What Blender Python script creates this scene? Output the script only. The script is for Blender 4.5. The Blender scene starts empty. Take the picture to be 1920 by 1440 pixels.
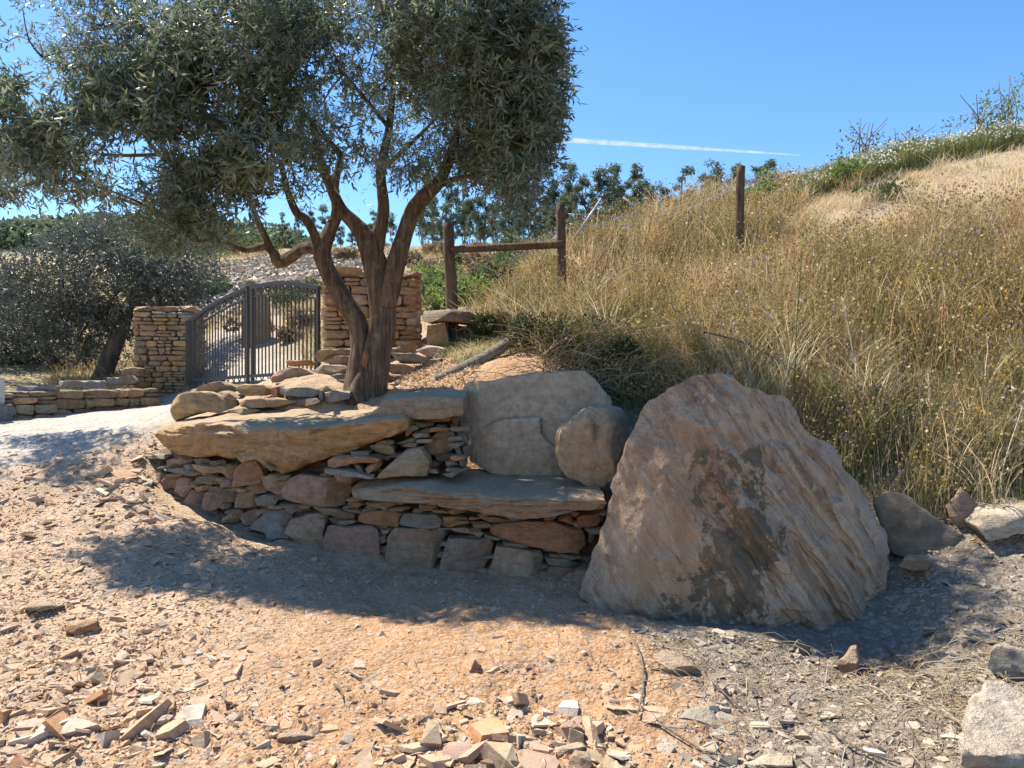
import bpy, bmesh, math, random
import numpy as np
from mathutils import Vector, Matrix

S = bpy.context.scene
C = S.collection
rnd = random.Random(11)
RG = np.random.default_rng(11)

# ------------------------------------------------------------------ camera, sky, sun, exposure
F = 1400.0                       # focal length in photo pixels (photo 1920 x 1440), horizon in mid height
CZ = 1.5
cam = bpy.data.objects.new('camera', bpy.data.cameras.new('camera'))
C.objects.link(cam)
cam.data.sensor_width = 36
cam.data.lens = 36 * F / 1920
cam.data.clip_start = 0.05
cam.data.clip_end = 9000
cam.location = (0, 0, CZ)
cam.rotation_euler = (math.radians(90), 0, 0)
S.camera = cam
SUN_EL, SUN_AZ = math.radians(57), math.radians(-52)     # azimuth from +Y towards +X
w = bpy.data.worlds.new('World'); S.world = w; w.use_nodes = True
nt = w.node_tree; nt.nodes.clear()
sky = nt.nodes.new('ShaderNodeTexSky'); sky.sky_type = 'NISHITA'; sky.sun_disc = False
sky.sun_elevation = SUN_EL; sky.sun_rotation = SUN_AZ % (2 * math.pi)
sky.altitude = 600; sky.air_density = 1.0; sky.dust_density = 0.25; sky.ozone_density = 3.0
bg = nt.nodes.new('ShaderNodeBackground'); bg.inputs[1].default_value = 0.112
wo = nt.nodes.new('ShaderNodeOutputWorld')
hs = nt.nodes.new('ShaderNodeHueSaturation'); hs.inputs['Saturation'].default_value = 1.2
nt.links.new(sky.outputs[0], hs.inputs['Color']); nt.links.new(hs.outputs[0], bg.inputs[0]); nt.links.new(bg.outputs[0], wo.inputs[0])
sl = bpy.data.lights.new('sun', 'SUN'); sl.energy = 5.0; sl.angle = math.radians(0.5); sl.color = (1.0, 0.91, 0.77)
sun = bpy.data.objects.new('sun', sl); C.objects.link(sun)
sv = Vector((math.sin(SUN_AZ) * math.cos(SUN_EL), math.cos(SUN_AZ) * math.cos(SUN_EL), math.sin(SUN_EL)))
sun.rotation_euler = sv.to_track_quat('Z', 'Y').to_euler()
sun.location = sv * 40
S.view_settings.view_transform = 'Standard'; S.view_settings.look = 'None'
S.view_settings.exposure = 1.1; S.view_settings.gamma = 1.0
S.view_settings.use_curve_mapping = False
S.render.engine = 'CYCLES'
S.cycles.use_denoising = True
S.cycles.max_bounces = 7; S.cycles.diffuse_bounces = 4; S.cycles.glossy_bounces = 2
S.cycles.transmission_bounces = 4; S.cycles.transparent_max_bounces = 8
S.cycles.caustics_reflective = False; S.cycles.caustics_refractive = False

# ------------------------------------------------------------------ numeric helpers
def W(px, py, Y):
    px, py, Y = np.broadcast_arrays(np.asarray(px, float), np.asarray(py, float), np.asarray(Y, float))
    return np.stack([(px - 960) / F * Y, Y, CZ - (py - 720) / F * Y], -1)

def _hash(ix, iy, iz, seed):
    h = (ix.astype(np.uint32) * np.uint32(374761393) + iy.astype(np.uint32) * np.uint32(668265263)
         + iz.astype(np.uint32) * np.uint32(2147483647 % 4294967291) + np.uint32(seed * 974711 % 4294967291))
    h = (h ^ (h >> np.uint32(13))) * np.uint32(1274126177)
    h = (h ^ (h >> np.uint32(15))) * np.uint32(2246822519)
    return ((h ^ (h >> np.uint32(16))) & np.uint32(0xffffff)).astype(float) / 0xffffff

def vnoise(P, seed=0):
    P = np.asarray(P, float); I = np.floor(P).astype(np.int64); f = P - I
    f = f * f * f * (f * (f * 6 - 15) + 10)
    I = I & 0xffffffff
    out = 0
    for dx in (0, 1):
        for dy in (0, 1):
            for dz in (0, 1):
                wgt = (f[:, 0] if dx else 1 - f[:, 0]) * (f[:, 1] if dy else 1 - f[:, 1]) * (f[:, 2] if dz else 1 - f[:, 2])
                out = out + wgt * _hash(I[:, 0] + dx, I[:, 1] + dy, I[:, 2] + dz, seed)
    return out * 2 - 1

def fbm(P, octv=4, seed=0, gain=0.5):
    P = np.asarray(P, float); a = 1.0; t = 0; s = 0
    for k in range(octv):
        t = t + a * vnoise(P * (2.03 ** k) + k * 17.3, seed + k); s += a; a *= gain
    return t / s

def inpoly(px, py, poly):
    px = np.asarray(px, float); py = np.asarray(py, float); r = np.zeros(px.shape, bool)
    n = len(poly); j = n - 1
    for i in range(n):
        xi, yi = poly[i]; xj, yj = poly[j]
        c = ((yi > py) != (yj > py)) & (px < (xj - xi) * (py - yi) / (yj - yi + 1e-12) + xi)
        r ^= c; j = i
    return r

def smooth01(a, b, x):
    t = np.clip((x - a) / (b - a), 0, 1); return t * t * (3 - 2 * t)

# ------------------------------------------------------------------ object helpers
def npmesh(name, V, F_, tint=None, col=None, smooth=False):
    me = bpy.data.meshes.new(name)
    V = np.asarray(V, np.float32); F_ = [np.asarray(f, np.int32) for f in (F_ if isinstance(F_, list) else [F_])]
    F_ = [f for f in F_ if len(f)]
    me.vertices.add(len(V)); me.vertices.foreach_set('co', V.ravel())
    nl = sum(f.size for f in F_); npoly = sum(len(f) for f in F_)
    me.loops.add(nl); me.loops.foreach_set('vertex_index', np.concatenate([f.ravel() for f in F_]))
    tot = np.concatenate([np.full(len(f), f.shape[1], np.int32) for f in F_])
    st = np.concatenate([[0], np.cumsum(tot)[:-1]]).astype(np.int32)
    me.polygons.add(npoly); me.polygons.foreach_set('loop_start', st); me.polygons.foreach_set('loop_total', tot)
    me.polygons.foreach_set('use_smooth', np.full(npoly, bool(smooth)))
    if tint is not None:
        a = me.attributes.new('tint', 'FLOAT', 'POINT'); a.data.foreach_set('value', np.asarray(tint, np.float32))
    if col is not None:
        a = me.attributes.new('ground_colour', 'FLOAT_COLOR', 'POINT')
        a.data.foreach_set('color', np.concatenate([col, np.ones((len(col), 1))], 1).astype(np.float32).ravel())
    me.update(calc_edges=True); me.validate()
    return me

def put(name, me, mat=None, parent=None, color=None, kind=None, label=None, cat=None, group=None):
    o = bpy.data.objects.new(name, me); C.objects.link(o)
    if mat is not None and len(me.materials) == 0: me.materials.append(mat)
    if parent is not None:
        o.parent = parent
        o.matrix_parent_inverse = Matrix.Translation(-parent.location)
    if color is not None: o.color = (*color[:3], 1)
    if kind: o['kind'] = kind
    if label: o['label'] = label
    if cat: o['category'] = cat
    if group: o['group'] = group
    return o

def thing(name, label, cat, loc=(0, 0, 0), group=None):
    o = bpy.data.objects.new(name, None); C.objects.link(o); o.location = loc
    o.empty_display_size = 0.1
    o['label'] = label; o['category'] = cat
    if group: o['group'] = group
    return o

# ------------------------------------------------------------------ materials
class NT:
    def __init__(s, name):
        s.m = bpy.data.materials.new(name); s.m.use_nodes = True; s.t = s.m.node_tree; s.t.nodes.clear()
        s.out = s.t.nodes.new('ShaderNodeOutputMaterial')
    def n(s, ty, ins=None, **kw):
        x = s.t.nodes.new('ShaderNode' + ty)
        for k, v in kw.items(): setattr(x, k, v)
        for k, v in (ins or {}).items(): s.set(x.inputs[k], v)
        return x
    def set(s, sock, v):
        if hasattr(v, 'is_output') or isinstance(v, bpy.types.NodeSocket): s.t.links.new(v, sock)
        elif isinstance(v, (tuple, list)) and len(v) == 3 and sock.type == 'RGBA': sock.default_value = (*v, 1)
        else: sock.default_value = v
    def noise(s, vec, scale, detail=5, rough=0.6, dist=0.0):
        return s.n('TexNoise', {'Vector': vec, 'Scale': scale, 'Detail': detail, 'Roughness': rough, 'Distortion': dist}).outputs[0]
    def ramp(s, fac, pts):
        r = s.n('ValToRGB', {'Fac': fac}); e = r.color_ramp.elements
        while len(e) < len(pts): e.new(0.5)
        for i, (p, c) in enumerate(pts):
            e[i].position = p; e[i].color = (*c, 1) if isinstance(c, (tuple, list)) else (c, c, c, 1)
        return r.outputs[0]
    def mix(s, fac, a, b, mode='MIX'):
        x = s.n('Mix', data_type='RGBA', blend_type=mode)
        s.set(x.inputs[0], fac); s.set(x.inputs[6], a); s.set(x.inputs[7], b); return x.outputs[2]
    def math(s, op, a, b=0.0):
        x = s.n('Math', operation=op); s.set(x.inputs[0], a); s.set(x.inputs[1], b); return x.outputs[0]
    def mapped(s, vec, scale=(1, 1, 1), rot=(0, 0, 0)):
        return s.n('Mapping', {'Vector': vec, 'Scale': scale, 'Rotation': rot}).outputs[0]
    def pos(s): return s.n('NewGeometry').outputs['Position']
    def attr(s, name): return s.n('Attribute', attribute_name=name)
    def bump(s, h, strength, dist, normal=None):
        ins = {'Height': h, 'Strength': strength, 'Distance': dist}
        if normal is not None: ins['Normal'] = normal
        return s.n('Bump', ins).outputs[0]
    def bsdf(s, col, rough=0.85, normal=None, spec=0.25, **kw):
        ins = {'Base Color': col, 'Roughness': rough, 'Specular IOR Level': spec}
        if normal is not None: ins['Normal'] = normal
        ins.update(kw)
        b = s.n('BsdfPrincipled', ins).outputs[0]
        return b
    def done(s, sh): s.t.links.new(sh, s.out.inputs[0]); return s.m

def mat_rock(name, dust=0.5, strata=1.0, rust=0.35, base=None, bump=1.0, warm=(0.34, 0.15, 0.06)):
    k = NT(name); p = k.pos()
    oi = k.n('ObjectInfo')
    bc = base if base else oi.outputs['Color']
    off = k.n('VectorMath', operation='ADD'); k.set(off.inputs[0], p)
    r3 = k.n('CombineXYZ', {0: k.math('MULTIPLY', oi.outputs['Random'], 37.0), 1: k.math('MULTIPLY', oi.outputs['Random'], 91.0), 2: 0.0}).outputs[0]
    k.set(off.inputs[1], r3); q = off.outputs[0]
    n1 = k.noise(q, 3.2, 6, 0.62); n2 = k.noise(q, 16, 6, 0.7); n3 = k.noise(q, 70, 4, 0.7)
    st = k.noise(k.mapped(q, (3.0, 3.0, 15), (0.2, 0.12, 0)), 1.6, 6, 0.72, 0.6)
    v = k.ramp(n2, [(0.3, 0.6), (0.5, 1.0), (0.72, 1.34)])
    c = k.mix(1.0, bc, v, 'MULTIPLY')
    c = k.mix(k.math('MULTIPLY', k.ramp(n1, [(0.48, 0.0), (0.68, 1.0)]), rust), c, warm)
    c = k.mix(k.math('MULTIPLY', k.ramp(k.noise(q, 5.1, 5, 0.7), [(0.52, 0.0), (0.7, 1.0)]), 0.35), c, (0.29, 0.26, 0.2))
    c = k.mix(k.math('MULTIPLY', k.ramp(st, [(0.38, 1.0), (0.5, 0.0)]), 0.35 * strata), c, (0.12, 0.08, 0.05))
    c = k.mix(k.math('MULTIPLY', k.ramp(n3, [(0.62, 0.0), (0.78, 1.0)]), 0.25), c, (0.5, 0.45, 0.37))
    nz = k.n('SeparateXYZ', {0: k.n('NewGeometry').outputs['Normal']}).outputs[2]
    df = k.math('MULTIPLY', k.ramp(nz, [(0.35, 0.0), (0.9, 1.0)]), k.ramp(n1, [(0.3, 0.35), (0.62, 1.0)]))
    c = k.mix(k.math('MULTIPLY', df, dust), c, (0.46, 0.375, 0.265))
    h = k.math('ADD', k.math('MULTIPLY', n2, 0.9), k.math('ADD', k.math('MULTIPLY', n3, 0.35), k.math('MULTIPLY', st, 0.8 * strata)))
    nb = k.bump(h, 0.9 * bump, 0.045)
    return k.done(k.bsdf(c, 0.88, nb, 0.2))

M = {}
M['rock'] = mat_rock('bench_rock')
M['pillar_rock'] = mat_rock('pillar_rock', dust=0.25, rust=0.25, strata=0.6)
M['dusty'] = mat_rock('dusty_slab_rock', dust=0.75, rust=0.3)
M['shard'] = mat_rock('slate_shard', dust=0.3, strata=0.4, rust=0.15, bump=0.35)
M['smooth'] = mat_rock('smooth_sandstone', dust=0.2, strata=0.15, rust=0.35, bump=0.9, warm=(0.33, 0.19, 0.1))

def mat_boulder():
    k = NT('streaked_boulder_rock'); p = k.pos()
    # bedding runs steeply down to the right in the face: stretch the noise along it
    e = math.radians(-58)
    q = k.mapped(k.n('VectorRotate', {'Vector': p, 'Axis': (0, 1, 0), 'Angle': e}, rotation_type='AXIS_ANGLE').outputs[0], (0.26, 1.3, 2.7))
    s1 = k.noise(q, 1.7, 7, 0.66, 0.25); s2 = k.noise(q, 4.5, 6, 0.7, 0.3); s3 = k.noise(q, 13, 5, 0.7)
    vz = k.noise(k.mapped(p, (3.0, 3.0, 0.9)), 1.4, 7, 0.68, 0.4)
    b = k.noise(p, 2.1, 7, 0.7, 0.5); b2 = k.noise(p, 9.0, 6, 0.75); f = k.noise(p, 55, 4, 0.7)
    sx = k.n('SeparateXYZ', {0: p}); X, Z = sx.outputs[0], sx.outputs[2]
    c = k.ramp(s1, [(0.3, (0.2, 0.13, 0.09)), (0.4, (0.33, 0.235, 0.165)), (0.47, (0.5, 0.42, 0.33)), (0.54, (0.31, 0.2, 0.14)), (0.6, (0.42, 0.33, 0.25)), (0.72, (0.5, 0.43, 0.35))])
    left = k.ramp(vz, [(0.3, (0.25, 0.18, 0.125)), (0.5, (0.40, 0.30, 0.215)), (0.7, (0.5, 0.42, 0.33))])
    c = k.mix(k.math('MULTIPLY', k.ramp(k.noise(p, 1.9, 8, 0.7, 0.4), [(0.42, 0.0), (0.55, 1.0)]), 0.8), c, k.ramp(b2, [(0.35, (0.3, 0.23, 0.17)), (0.5, (0.43, 0.34, 0.255)), (0.66, (0.5, 0.42, 0.33))]))
    lm = k.n('MapRange', {0: k.math('ADD', k.math('ADD', X, k.math('MULTIPLY', Z, 0.1)), k.math('MULTIPLY', b, 0.7)), 1: 1.75, 2: 1.3, 3: 0.0, 4: 1.0}).outputs[0]
    c = k.mix(lm, c, left)
    c = k.mix(k.math('MULTIPLY', k.ramp(s2, [(0.56, 0.0), (0.6, 1.0)]), 0.5), c, (0.19, 0.115, 0.08))
    c = k.mix(k.math('MULTIPLY', k.ramp(s3, [(0.56, 0.0), (0.62, 1.0)]), 0.5), c, (0.54, 0.47, 0.385))
    # rust halo above the stain
    hx = k.math('DIVIDE', k.math('SUBTRACT', X, 1.12), 0.36); hz = k.math('DIVIDE', k.math('SUBTRACT', Z, 1.0), 0.34)
    hd = k.math('ADD', k.math('ADD', k.math('MULTIPLY', hx, hx), k.math('MULTIPLY', hz, hz)), k.math('MULTIPLY', k.math('SUBTRACT', b2, 0.5), 5.0))
    c = k.mix(k.math('MULTIPLY', k.n('MapRange', {0: hd, 1: 1.1, 2: 0.5, 3: 0.0, 4: 1.0}).outputs[0], 0.38), c, (0.32, 0.16, 0.09))
    # cleaved upper right flank, with bluish skylight put into its grey
    um = k.n('MapRange', {0: k.math('ADD', k.math('ADD', k.math('MULTIPLY', X, 0.86), k.math('MULTIPLY', Z, 0.50)), k.math('MULTIPLY', s1, 0.55)), 1: 2.36, 2: 2.5, 3: 0.0, 4: 1.0}).outputs[0]
    c = k.mix(k.math('MULTIPLY', um, 0.5), c, k.ramp(s2, [(0.35, (0.25, 0.25, 0.26)), (0.52, (0.38, 0.37, 0.36)), (0.64, (0.45, 0.37, 0.29))]))
    # crisp dark lichen patches with cream islands low in the middle
    p2 = k.noise(p, 3.4, 12, 0.74, 0.35); p3 = k.noise(k.mapped(p, (1.0, 1.0, 0.6)), 8.0, 12, 0.75, 0.5)
    dx = k.math('DIVIDE', k.math('SUBTRACT', X, 1.36), 0.40); dz = k.math('DIVIDE', k.math('SUBTRACT', Z, 0.42), 0.62)
    dist = k.math('SQRT', k.math('ADD', k.math('MULTIPLY', dx, dx), k.math('MULTIPLY', dz, dz)))
    sm = k.n('MapRange', {0: k.math('ADD', dist, k.math('MULTIPLY', k.math('SUBTRACT', p2, 0.5), 5.5)), 1: 0.78, 2: 0.7, 3: 0.0, 4: 1.0}).outputs[0]
    c = k.mix(k.math('MULTIPLY', sm, 0.88), c, k.ramp(p3, [(0.4, (0.1, 0.09, 0.075)), (0.52, (0.15, 0.125, 0.09)), (0.6, (0.25, 0.165, 0.09))]))
    c = k.mix(k.math('MULTIPLY', k.ramp(p3, [(0.58, 0.0), (0.6, 1.0)]), 0.75), c, (0.47, 0.4, 0.31))
    c = k.mix(k.math('MULTIPLY', k.ramp(k.noise(p, 24.0, 6, 0.75, 0.6), [(0.58, 0.0), (0.63, 1.0)]), 0.35), c, (0.2, 0.14, 0.1))
    c = k.mix(k.math('MULTIPLY', k.ramp(f, [(0.6, 0.0), (0.75, 1.0)]), 0.25), c, (0.54, 0.48, 0.4))
    c = k.mix(1.0, c, (1.27, 1.15, 1.02), 'MULTIPLY')
    h = k.math('ADD', k.math('MULTIPLY', s2, 0.9), k.math('ADD', k.math('MULTIPLY', s3, 0.35), k.math('ADD', k.math('MULTIPLY', b2, 1.0), k.math('MULTIPLY', f, 0.3))))
    return k.done(k.bsdf(c, 0.82, k.bump(h, 0.95, 0.07), 0.25))
M['boulder'] = mat_boulder()

def mat_ground():
    k = NT('soil_and_gravel'); p = k.pos(); c = k.attr('ground_colour').outputs['Color']
    n1 = k.noise(p, 2.0, 6, 0.65); n2 = k.noise(p, 22, 6, 0.72); n3 = k.noise(p, 110, 3, 0.75)
    vor = k.n('TexVoronoi', {'Vector': p, 'Scale': 42.0, 'Randomness': 1.0}); vd = vor.outputs['Distance']; vc = vor.outputs['Color']
    c = k.mix(1.0, c, k.ramp(n1, [(0.3, 0.82), (0.7, 1.15)]), 'MULTIPLY')
    c = k.mix(1.0, c, k.ramp(n2, [(0.3, 0.68), (0.5, 1.02), (0.72, 1.28)]), 'MULTIPLY')
    c = k.mix(k.math('MULTIPLY', k.ramp(k.noise(p, 4.2, 6, 0.7), [(0.52, 0.0), (0.66, 1.0)]), 0.3), c, k.mix(1.0, c, (0.72, 0.6, 0.5), 'MULTIPLY'))
    c = k.mix(k.math('MULTIPLY', k.ramp(k.n('SeparateXYZ', {0: vc}).outputs[0], [(0.72, 0.0), (0.8, 1.0)]), 0.5), c, (0.47, 0.40, 0.33))
    c = k.mix(1.0, c, k.ramp(n3, [(0.3, 0.8), (0.7, 1.18)]), 'MULTIPLY')
    h = k.math('ADD', k.math('MULTIPLY', n2, 1.4), k.math('ADD', k.math('MULTIPLY', n3, 0.35), k.math('MULTIPLY', vd, -0.5)))
    return k.done(k.bsdf(c, 0.95, k.bump(h, 0.85, 0.03), 0.1))
M['ground'] = mat_ground()

def mat_tint(name, pts, rough=0.7, trans=0.0, spec=0.2, back=None, bumpy=False):
    k = NT(name); t = k.attr('tint').outputs['Fac']
    c = k.ramp(t, pts)
    if back:
        c = k.mix(k.n('NewGeometry').outputs['Backfacing'], c, k.mix(0.75, c, back))
    nb = None
    if bumpy:
        n = k.noise(k.pos(), 60, 4, 0.7); c = k.mix(1.0, c, k.ramp(n, [(0.3, 0.75), (0.7, 1.2)]), 'MULTIPLY'); nb = k.bump(n, 0.6, 0.01)
    b = k.bsdf(c, rough, nb, spec)
    if trans:
        tr = k.n('BsdfTranslucent', {'Color': c}).outputs[0]
        mx = k.n('MixShader', {0: trans}); k.set(mx.inputs[1], b); k.set(mx.inputs[2], tr); b = mx.outputs[0]
    return k.done(b)
M['olive_leaf'] = mat_tint('olive_leaf', [(0.0, (0.06, 0.085, 0.05)), (0.45, (0.12, 0.165, 0.08)), (0.8, (0.2, 0.235, 0.115)), (0.97, (0.25, 0.24, 0.12)), (1.0, (0.36, 0.29, 0.1))], 0.32, 0.44, 0.7, (0.27, 0.29, 0.24))
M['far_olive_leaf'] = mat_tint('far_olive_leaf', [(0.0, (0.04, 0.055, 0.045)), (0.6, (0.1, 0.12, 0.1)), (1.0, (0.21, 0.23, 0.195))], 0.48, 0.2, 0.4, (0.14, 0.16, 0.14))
M['gum_leaf'] = mat_tint('gum_leaf', [(0.0, (0.06, 0.09, 0.06)), (0.6, (0.11, 0.15, 0.09)), (1.0, (0.2, 0.23, 0.13))], 0.5, 0.45, 0.35)
M['shrub_leaf'] = mat_tint('shrub_leaf', [(0.0, (0.05, 0.08, 0.03)), (0.5, (0.11, 0.15, 0.06)), (1.0, (0.24, 0.27, 0.12))], 0.6, 0.3, 0.2)
M['weed'] = mat_tint('dark_weed_leaf', [(0.0, (0.03, 0.045, 0.02)), (0.6, (0.07, 0.09, 0.035)), (1.0, (0.16, 0.15, 0.07))], 0.6, 0.25, 0.2)
M['lime_leaf'] = mat_tint('lime_leaf', [(0.0, (0.1, 0.15, 0.035)), (1.0, (0.24, 0.32, 0.09))], 0.5, 0.45, 0.3)
M['dry_shrub'] = mat_tint('dry_shrub_leaf', [(0.0, (0.13, 0.1, 0.06)), (0.5, (0.28, 0.2, 0.12)), (1.0, (0.44, 0.36, 0.25))], 0.7, 0.3, 0.2)
M['grass'] = mat_tint('meadow_grass', [(0.0, (0.05, 0.085, 0.025)), (0.18, (0.13, 0.17, 0.05)), (0.38, (0.3, 0.28, 0.11)), (0.55, (0.5, 0.38, 0.18)), (0.7, (0.42, 0.26, 0.13)), (0.84, (0.52, 0.42, 0.25)), (1.0, (0.64, 0.57, 0.4))], 0.55, 0.5, 0.3)
M['flower'] = mat_tint('flower_heads', [(0.0, (0.23, 0.14, 0.06)), (0.3, (0.4, 0.27, 0.11)), (0.5, (0.55, 0.45, 0.26)), (0.6, (0.7, 0.42, 0.03)), (0.75, (0.75, 0.55, 0.05)), (0.8, (0.25, 0.16, 0.42)), (0.9, (0.34, 0.25, 0.55)), (0.92, (0.75, 0.74, 0.68)), (1.0, (0.8, 0.8, 0.76))], 0.6, 0.3, 0.2)
M['chip'] = mat_tint('stone_chips', [(0.0, (0.17, 0.145, 0.11)), (0.2, (0.28, 0.245, 0.2)), (0.45, (0.42, 0.34, 0.26)), (0.7, (0.43, 0.3, 0.2)), (1.0, (0.48, 0.32, 0.2))], 0.9, 0, 0.15, bumpy=True)
M['clod'] = mat_tint('soil_clod', [(0.0, (0.3, 0.19, 0.11)), (0.5, (0.41, 0.255, 0.145)), (1.0, (0.5, 0.32, 0.185))], 0.95, 0, 0.1, bumpy=True)
M['straw'] = mat_tint('dry_straw', [(0.0, (0.2, 0.13, 0.07)), (0.5, (0.42, 0.32, 0.19)), (1.0, (0.58, 0.5, 0.36))], 0.7, 0.1, 0.2)

def mat_wood(name, a, b, c_, scale=1.0, lichen=0.0):
    k = NT(name); p = k.pos()
    g = k.noise(k.mapped(p, (26 * scale, 26 * scale, 2.2 * scale)), 1.0, 6, 0.7, 0.4); n = k.noise(p, 7, 5, 0.7); f = k.noise(p, 60, 3, 0.7)
    c = k.ramp(g, [(0.3, a), (0.5, b), (0.7, c_)])
    c = k.mix(1.0, c, k.ramp(n, [(0.3, 0.75), (0.7, 1.2)]), 'MULTIPLY')
    if lichen:
        c = k.mix(k.math('MULTIPLY', k.ramp(k.noise(p, 11, 5, 0.75), [(0.55, 0.0), (0.66, 1.0)]), lichen), c, (0.33, 0.3, 0.2))
    h = k.math('ADD', k.math('MULTIPLY', g, 1.2), k.math('MULTIPLY', f, 0.3))
    return k.done(k.bsdf(c, 0.9, k.bump(h, 1.0, 0.05), 0.15))
M['bark'] = mat_wood('olive_bark', (0.05, 0.034, 0.024), (0.155, 0.105, 0.072), (0.29, 0.215, 0.155), 1.0, 0.45)
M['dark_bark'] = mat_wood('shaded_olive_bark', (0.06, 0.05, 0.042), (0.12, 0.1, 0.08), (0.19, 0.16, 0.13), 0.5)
M['gum_bark'] = mat_wood('gum_bark', (0.16, 0.13, 0.1), (0.26, 0.22, 0.18), (0.38, 0.34, 0.29), 0.3)
M['post'] = mat_wood('weathered_post_wood', (0.08, 0.055, 0.04), (0.16, 0.11, 0.075), (0.25, 0.18, 0.12), 1.0)
M['grey_wood'] = mat_wood('grey_pole_wood', (0.17, 0.14, 0.11), (0.29, 0.24, 0.19), (0.4, 0.34, 0.27), 1.0)

def mat_plain(name, col, rough=0.5, metal=0.0, var=0.15):
    k = NT(name); n = k.noise(k.pos(), 18, 4, 0.7)
    c = k.mix(1.0, col, k.ramp(n, [(0.3, 1 - var), (0.7, 1 + var)]), 'MULTIPLY')
    return k.done(k.bsdf(c, rough, k.bump(n, 0.15, 0.005), 0.5, Metallic=metal))
M['iron'] = mat_plain('painted_iron', (0.046, 0.043, 0.042), 0.6)
M['pipe'] = mat_plain('pale_pipe', (0.42, 0.41, 0.4), 0.4)
M['blue'] = mat_plain('blue_cap_plastic', (0.04, 0.06, 0.3), 0.4)
M['wire'] = mat_plain('galvanised_wire', (0.42, 0.41, 0.39), 0.4, 0.6)
M['hose'] = mat_plain('black_hose', (0.02, 0.02, 0.022), 0.5)
M['render'] = mat_plain('grey_render', (0.42, 0.42, 0.43), 0.9)
M['slate'] = mat_rock('blue_slate', dust=0.2, rust=0.05, base=(0.2, 0.21, 0.25))
M['earth'] = mat_rock('wall_earth', dust=0.3, rust=0.4, base=(0.16, 0.1, 0.06))
M['heart'] = mat_wood('scarred_heartwood', (0.25, 0.1, 0.05), (0.38, 0.17, 0.08), (0.45, 0.24, 0.13), 1.2)

def mat_contrail():
    k = NT('ice_trail'); p = k.pos()
    n = k.noise(p, 0.02, 5, 0.6)
    lw = k.n('LayerWeight', {'Blend': 0.35}).outputs['Facing']
    a = k.math('MULTIPLY', k.ramp(n, [(0.35, 0.08), (0.7, 0.5)]), k.ramp(lw, [(0.0, 1.0), (0.9, 0.0)]))
    tr = k.n('BsdfTransparent').outputs[0]
    d = k.n('AddShader'); k.set(d.inputs[0], k.n('BsdfDiffuse', {'Color': (0.45, 0.45, 0.46)}).outputs[0]); k.set(d.inputs[1], k.n('BsdfTranslucent', {'Color': (0.45, 0.45, 0.46)}).outputs[0])
    mx = k.n('MixShader', {0: a}); k.set(mx.inputs[1], tr); k.set(mx.inputs[2], d.outputs[0])
    return k.done(mx.outputs[0])

# ------------------------------------------------------------------ terrain
A = []
def a_(px, py, Y):
    q = W(px, py, Y); A.append((q[0], Y, q[2]))
def h_(px, Y, z): A.append(((px - 960) / F * Y, Y, z))
for q in [(960,1440,2.9),(0,1440,2.95),(1920,1440,2.85),(300,1200,4.0),(0,1200,4.1),(0,1000,5.6),(0,900,6.6),(150,900,6.6),(0,865,7.0),
          (600,1200,3.95),(960,1200,3.9),(1250,1200,4.1),(1400,1300,3.5),(1700,1300,3.5),(1850,1150,4.2),(1750,1050,4.8),(1900,1030,4.75),(1700,1235,4.2),(1640,1205,4.36),(1730,1130,4.5),(1400,1195,4.2),
          (1090,1102,5.0),(870,1090,5.2),(700,1067,5.42),(530,1024,5.75),(420,987,6.08),(340,952,6.35),(285,910,6.65),
          (265,850,7.1),(200,865,6.9),(310,800,7.7),(150,820,7.6),(0,800,9.0),(0,787,9.75),(130,768,10.9),(255,752,11.9),(310,757,11.7),
          (355,733,12.2),(480,718,11.0),(600,715,9.8),(450,742,9.5),(690,737,7.3),(560,754,7.0),(850,728,6.9),(1150,752,6.5),(800,703,7.6),(760,692,8.2),
          (1060,610,8.6),(950,640,8.6),(845,640,9.3),(1200,710,7.0),(1300,650,7.4),(1390,510,8.8),(1200,510,9.3),(1100,495,9.8),(1500,770,6.0),(1560,890,5.6),
          (1700,905,5.4),(1900,940,5.1),(1700,730,6.2),(1900,730,5.9),(1700,510,7.6),(1900,490,7.5),(1750,390,9.0),(1900,340,9.2),
          (1400,405,10.3),(1500,365,10.5),(1600,335,10.7),(1750,300,11.0),(1900,275,11.3),(2300,255,11.0),(2300,720,5.5),(2300,1000,4.5),
          (450,640,14),(550,600,15),(700,565,16),(850,560,15),(950,530,16),(1050,490,18),(420,560,20),(550,505,24),(700,472,30),(850,468,32),(1000,460,34),
          (300,520,26),(150,560,24),(0,610,22),(0,700,14),(150,700,15),(600,468,45),(900,470,48),(1100,470,46),(900,490,62),(1300,470,60),(300,478,60),(0,466,110),(200,455,110),(960,520,120),(1700,500,120),
          (-500,760,9.0),(-500,640,20),(-500,480,110),(-500,900,6.0),(-300,1200,4.0)]: a_(*q)
for q in [(500,6.25,0.28),(430,6.4,0.35),(650,6.1,0.35),(900,5.85,0.3),(900,6.25,0.75),(700,6.4,0.75),(500,6.7,0.9),(380,6.9,0.7),(330,6.75,0.5),(1000,6.5,1.25),(1350,5.1,0.15),(1550,5.0,0.25),(1100,5.7,0.4)]: h_(*q)
A += [(4, 15, 4.7), (8, 16, 5.3), (14, 26, 6.5), (0, 0.5, 0.0), (-4, 0.5, 0.0), (4, 0.5, 0.0), (20, 60, 13)]
A = np.array(A)
def _uv(X, Y):
    Yc = np.clip(Y, 0, 220) + 2.0
    return np.stack([np.clip(X / Yc, -1.2, 1.2) * 1.4, np.log(Yc)], -1)
def _tps(d2): return 0.5 * d2 * np.log(d2 + 1e-12)
_au = _uv(A[:, 0], A[:, 1]); _n = len(A)
_K = _tps(((_au[:, None] - _au[None]) ** 2).sum(-1)) + np.eye(_n) * 2e-5
_P = np.concatenate([np.ones((_n, 1)), _au], 1)
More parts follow.
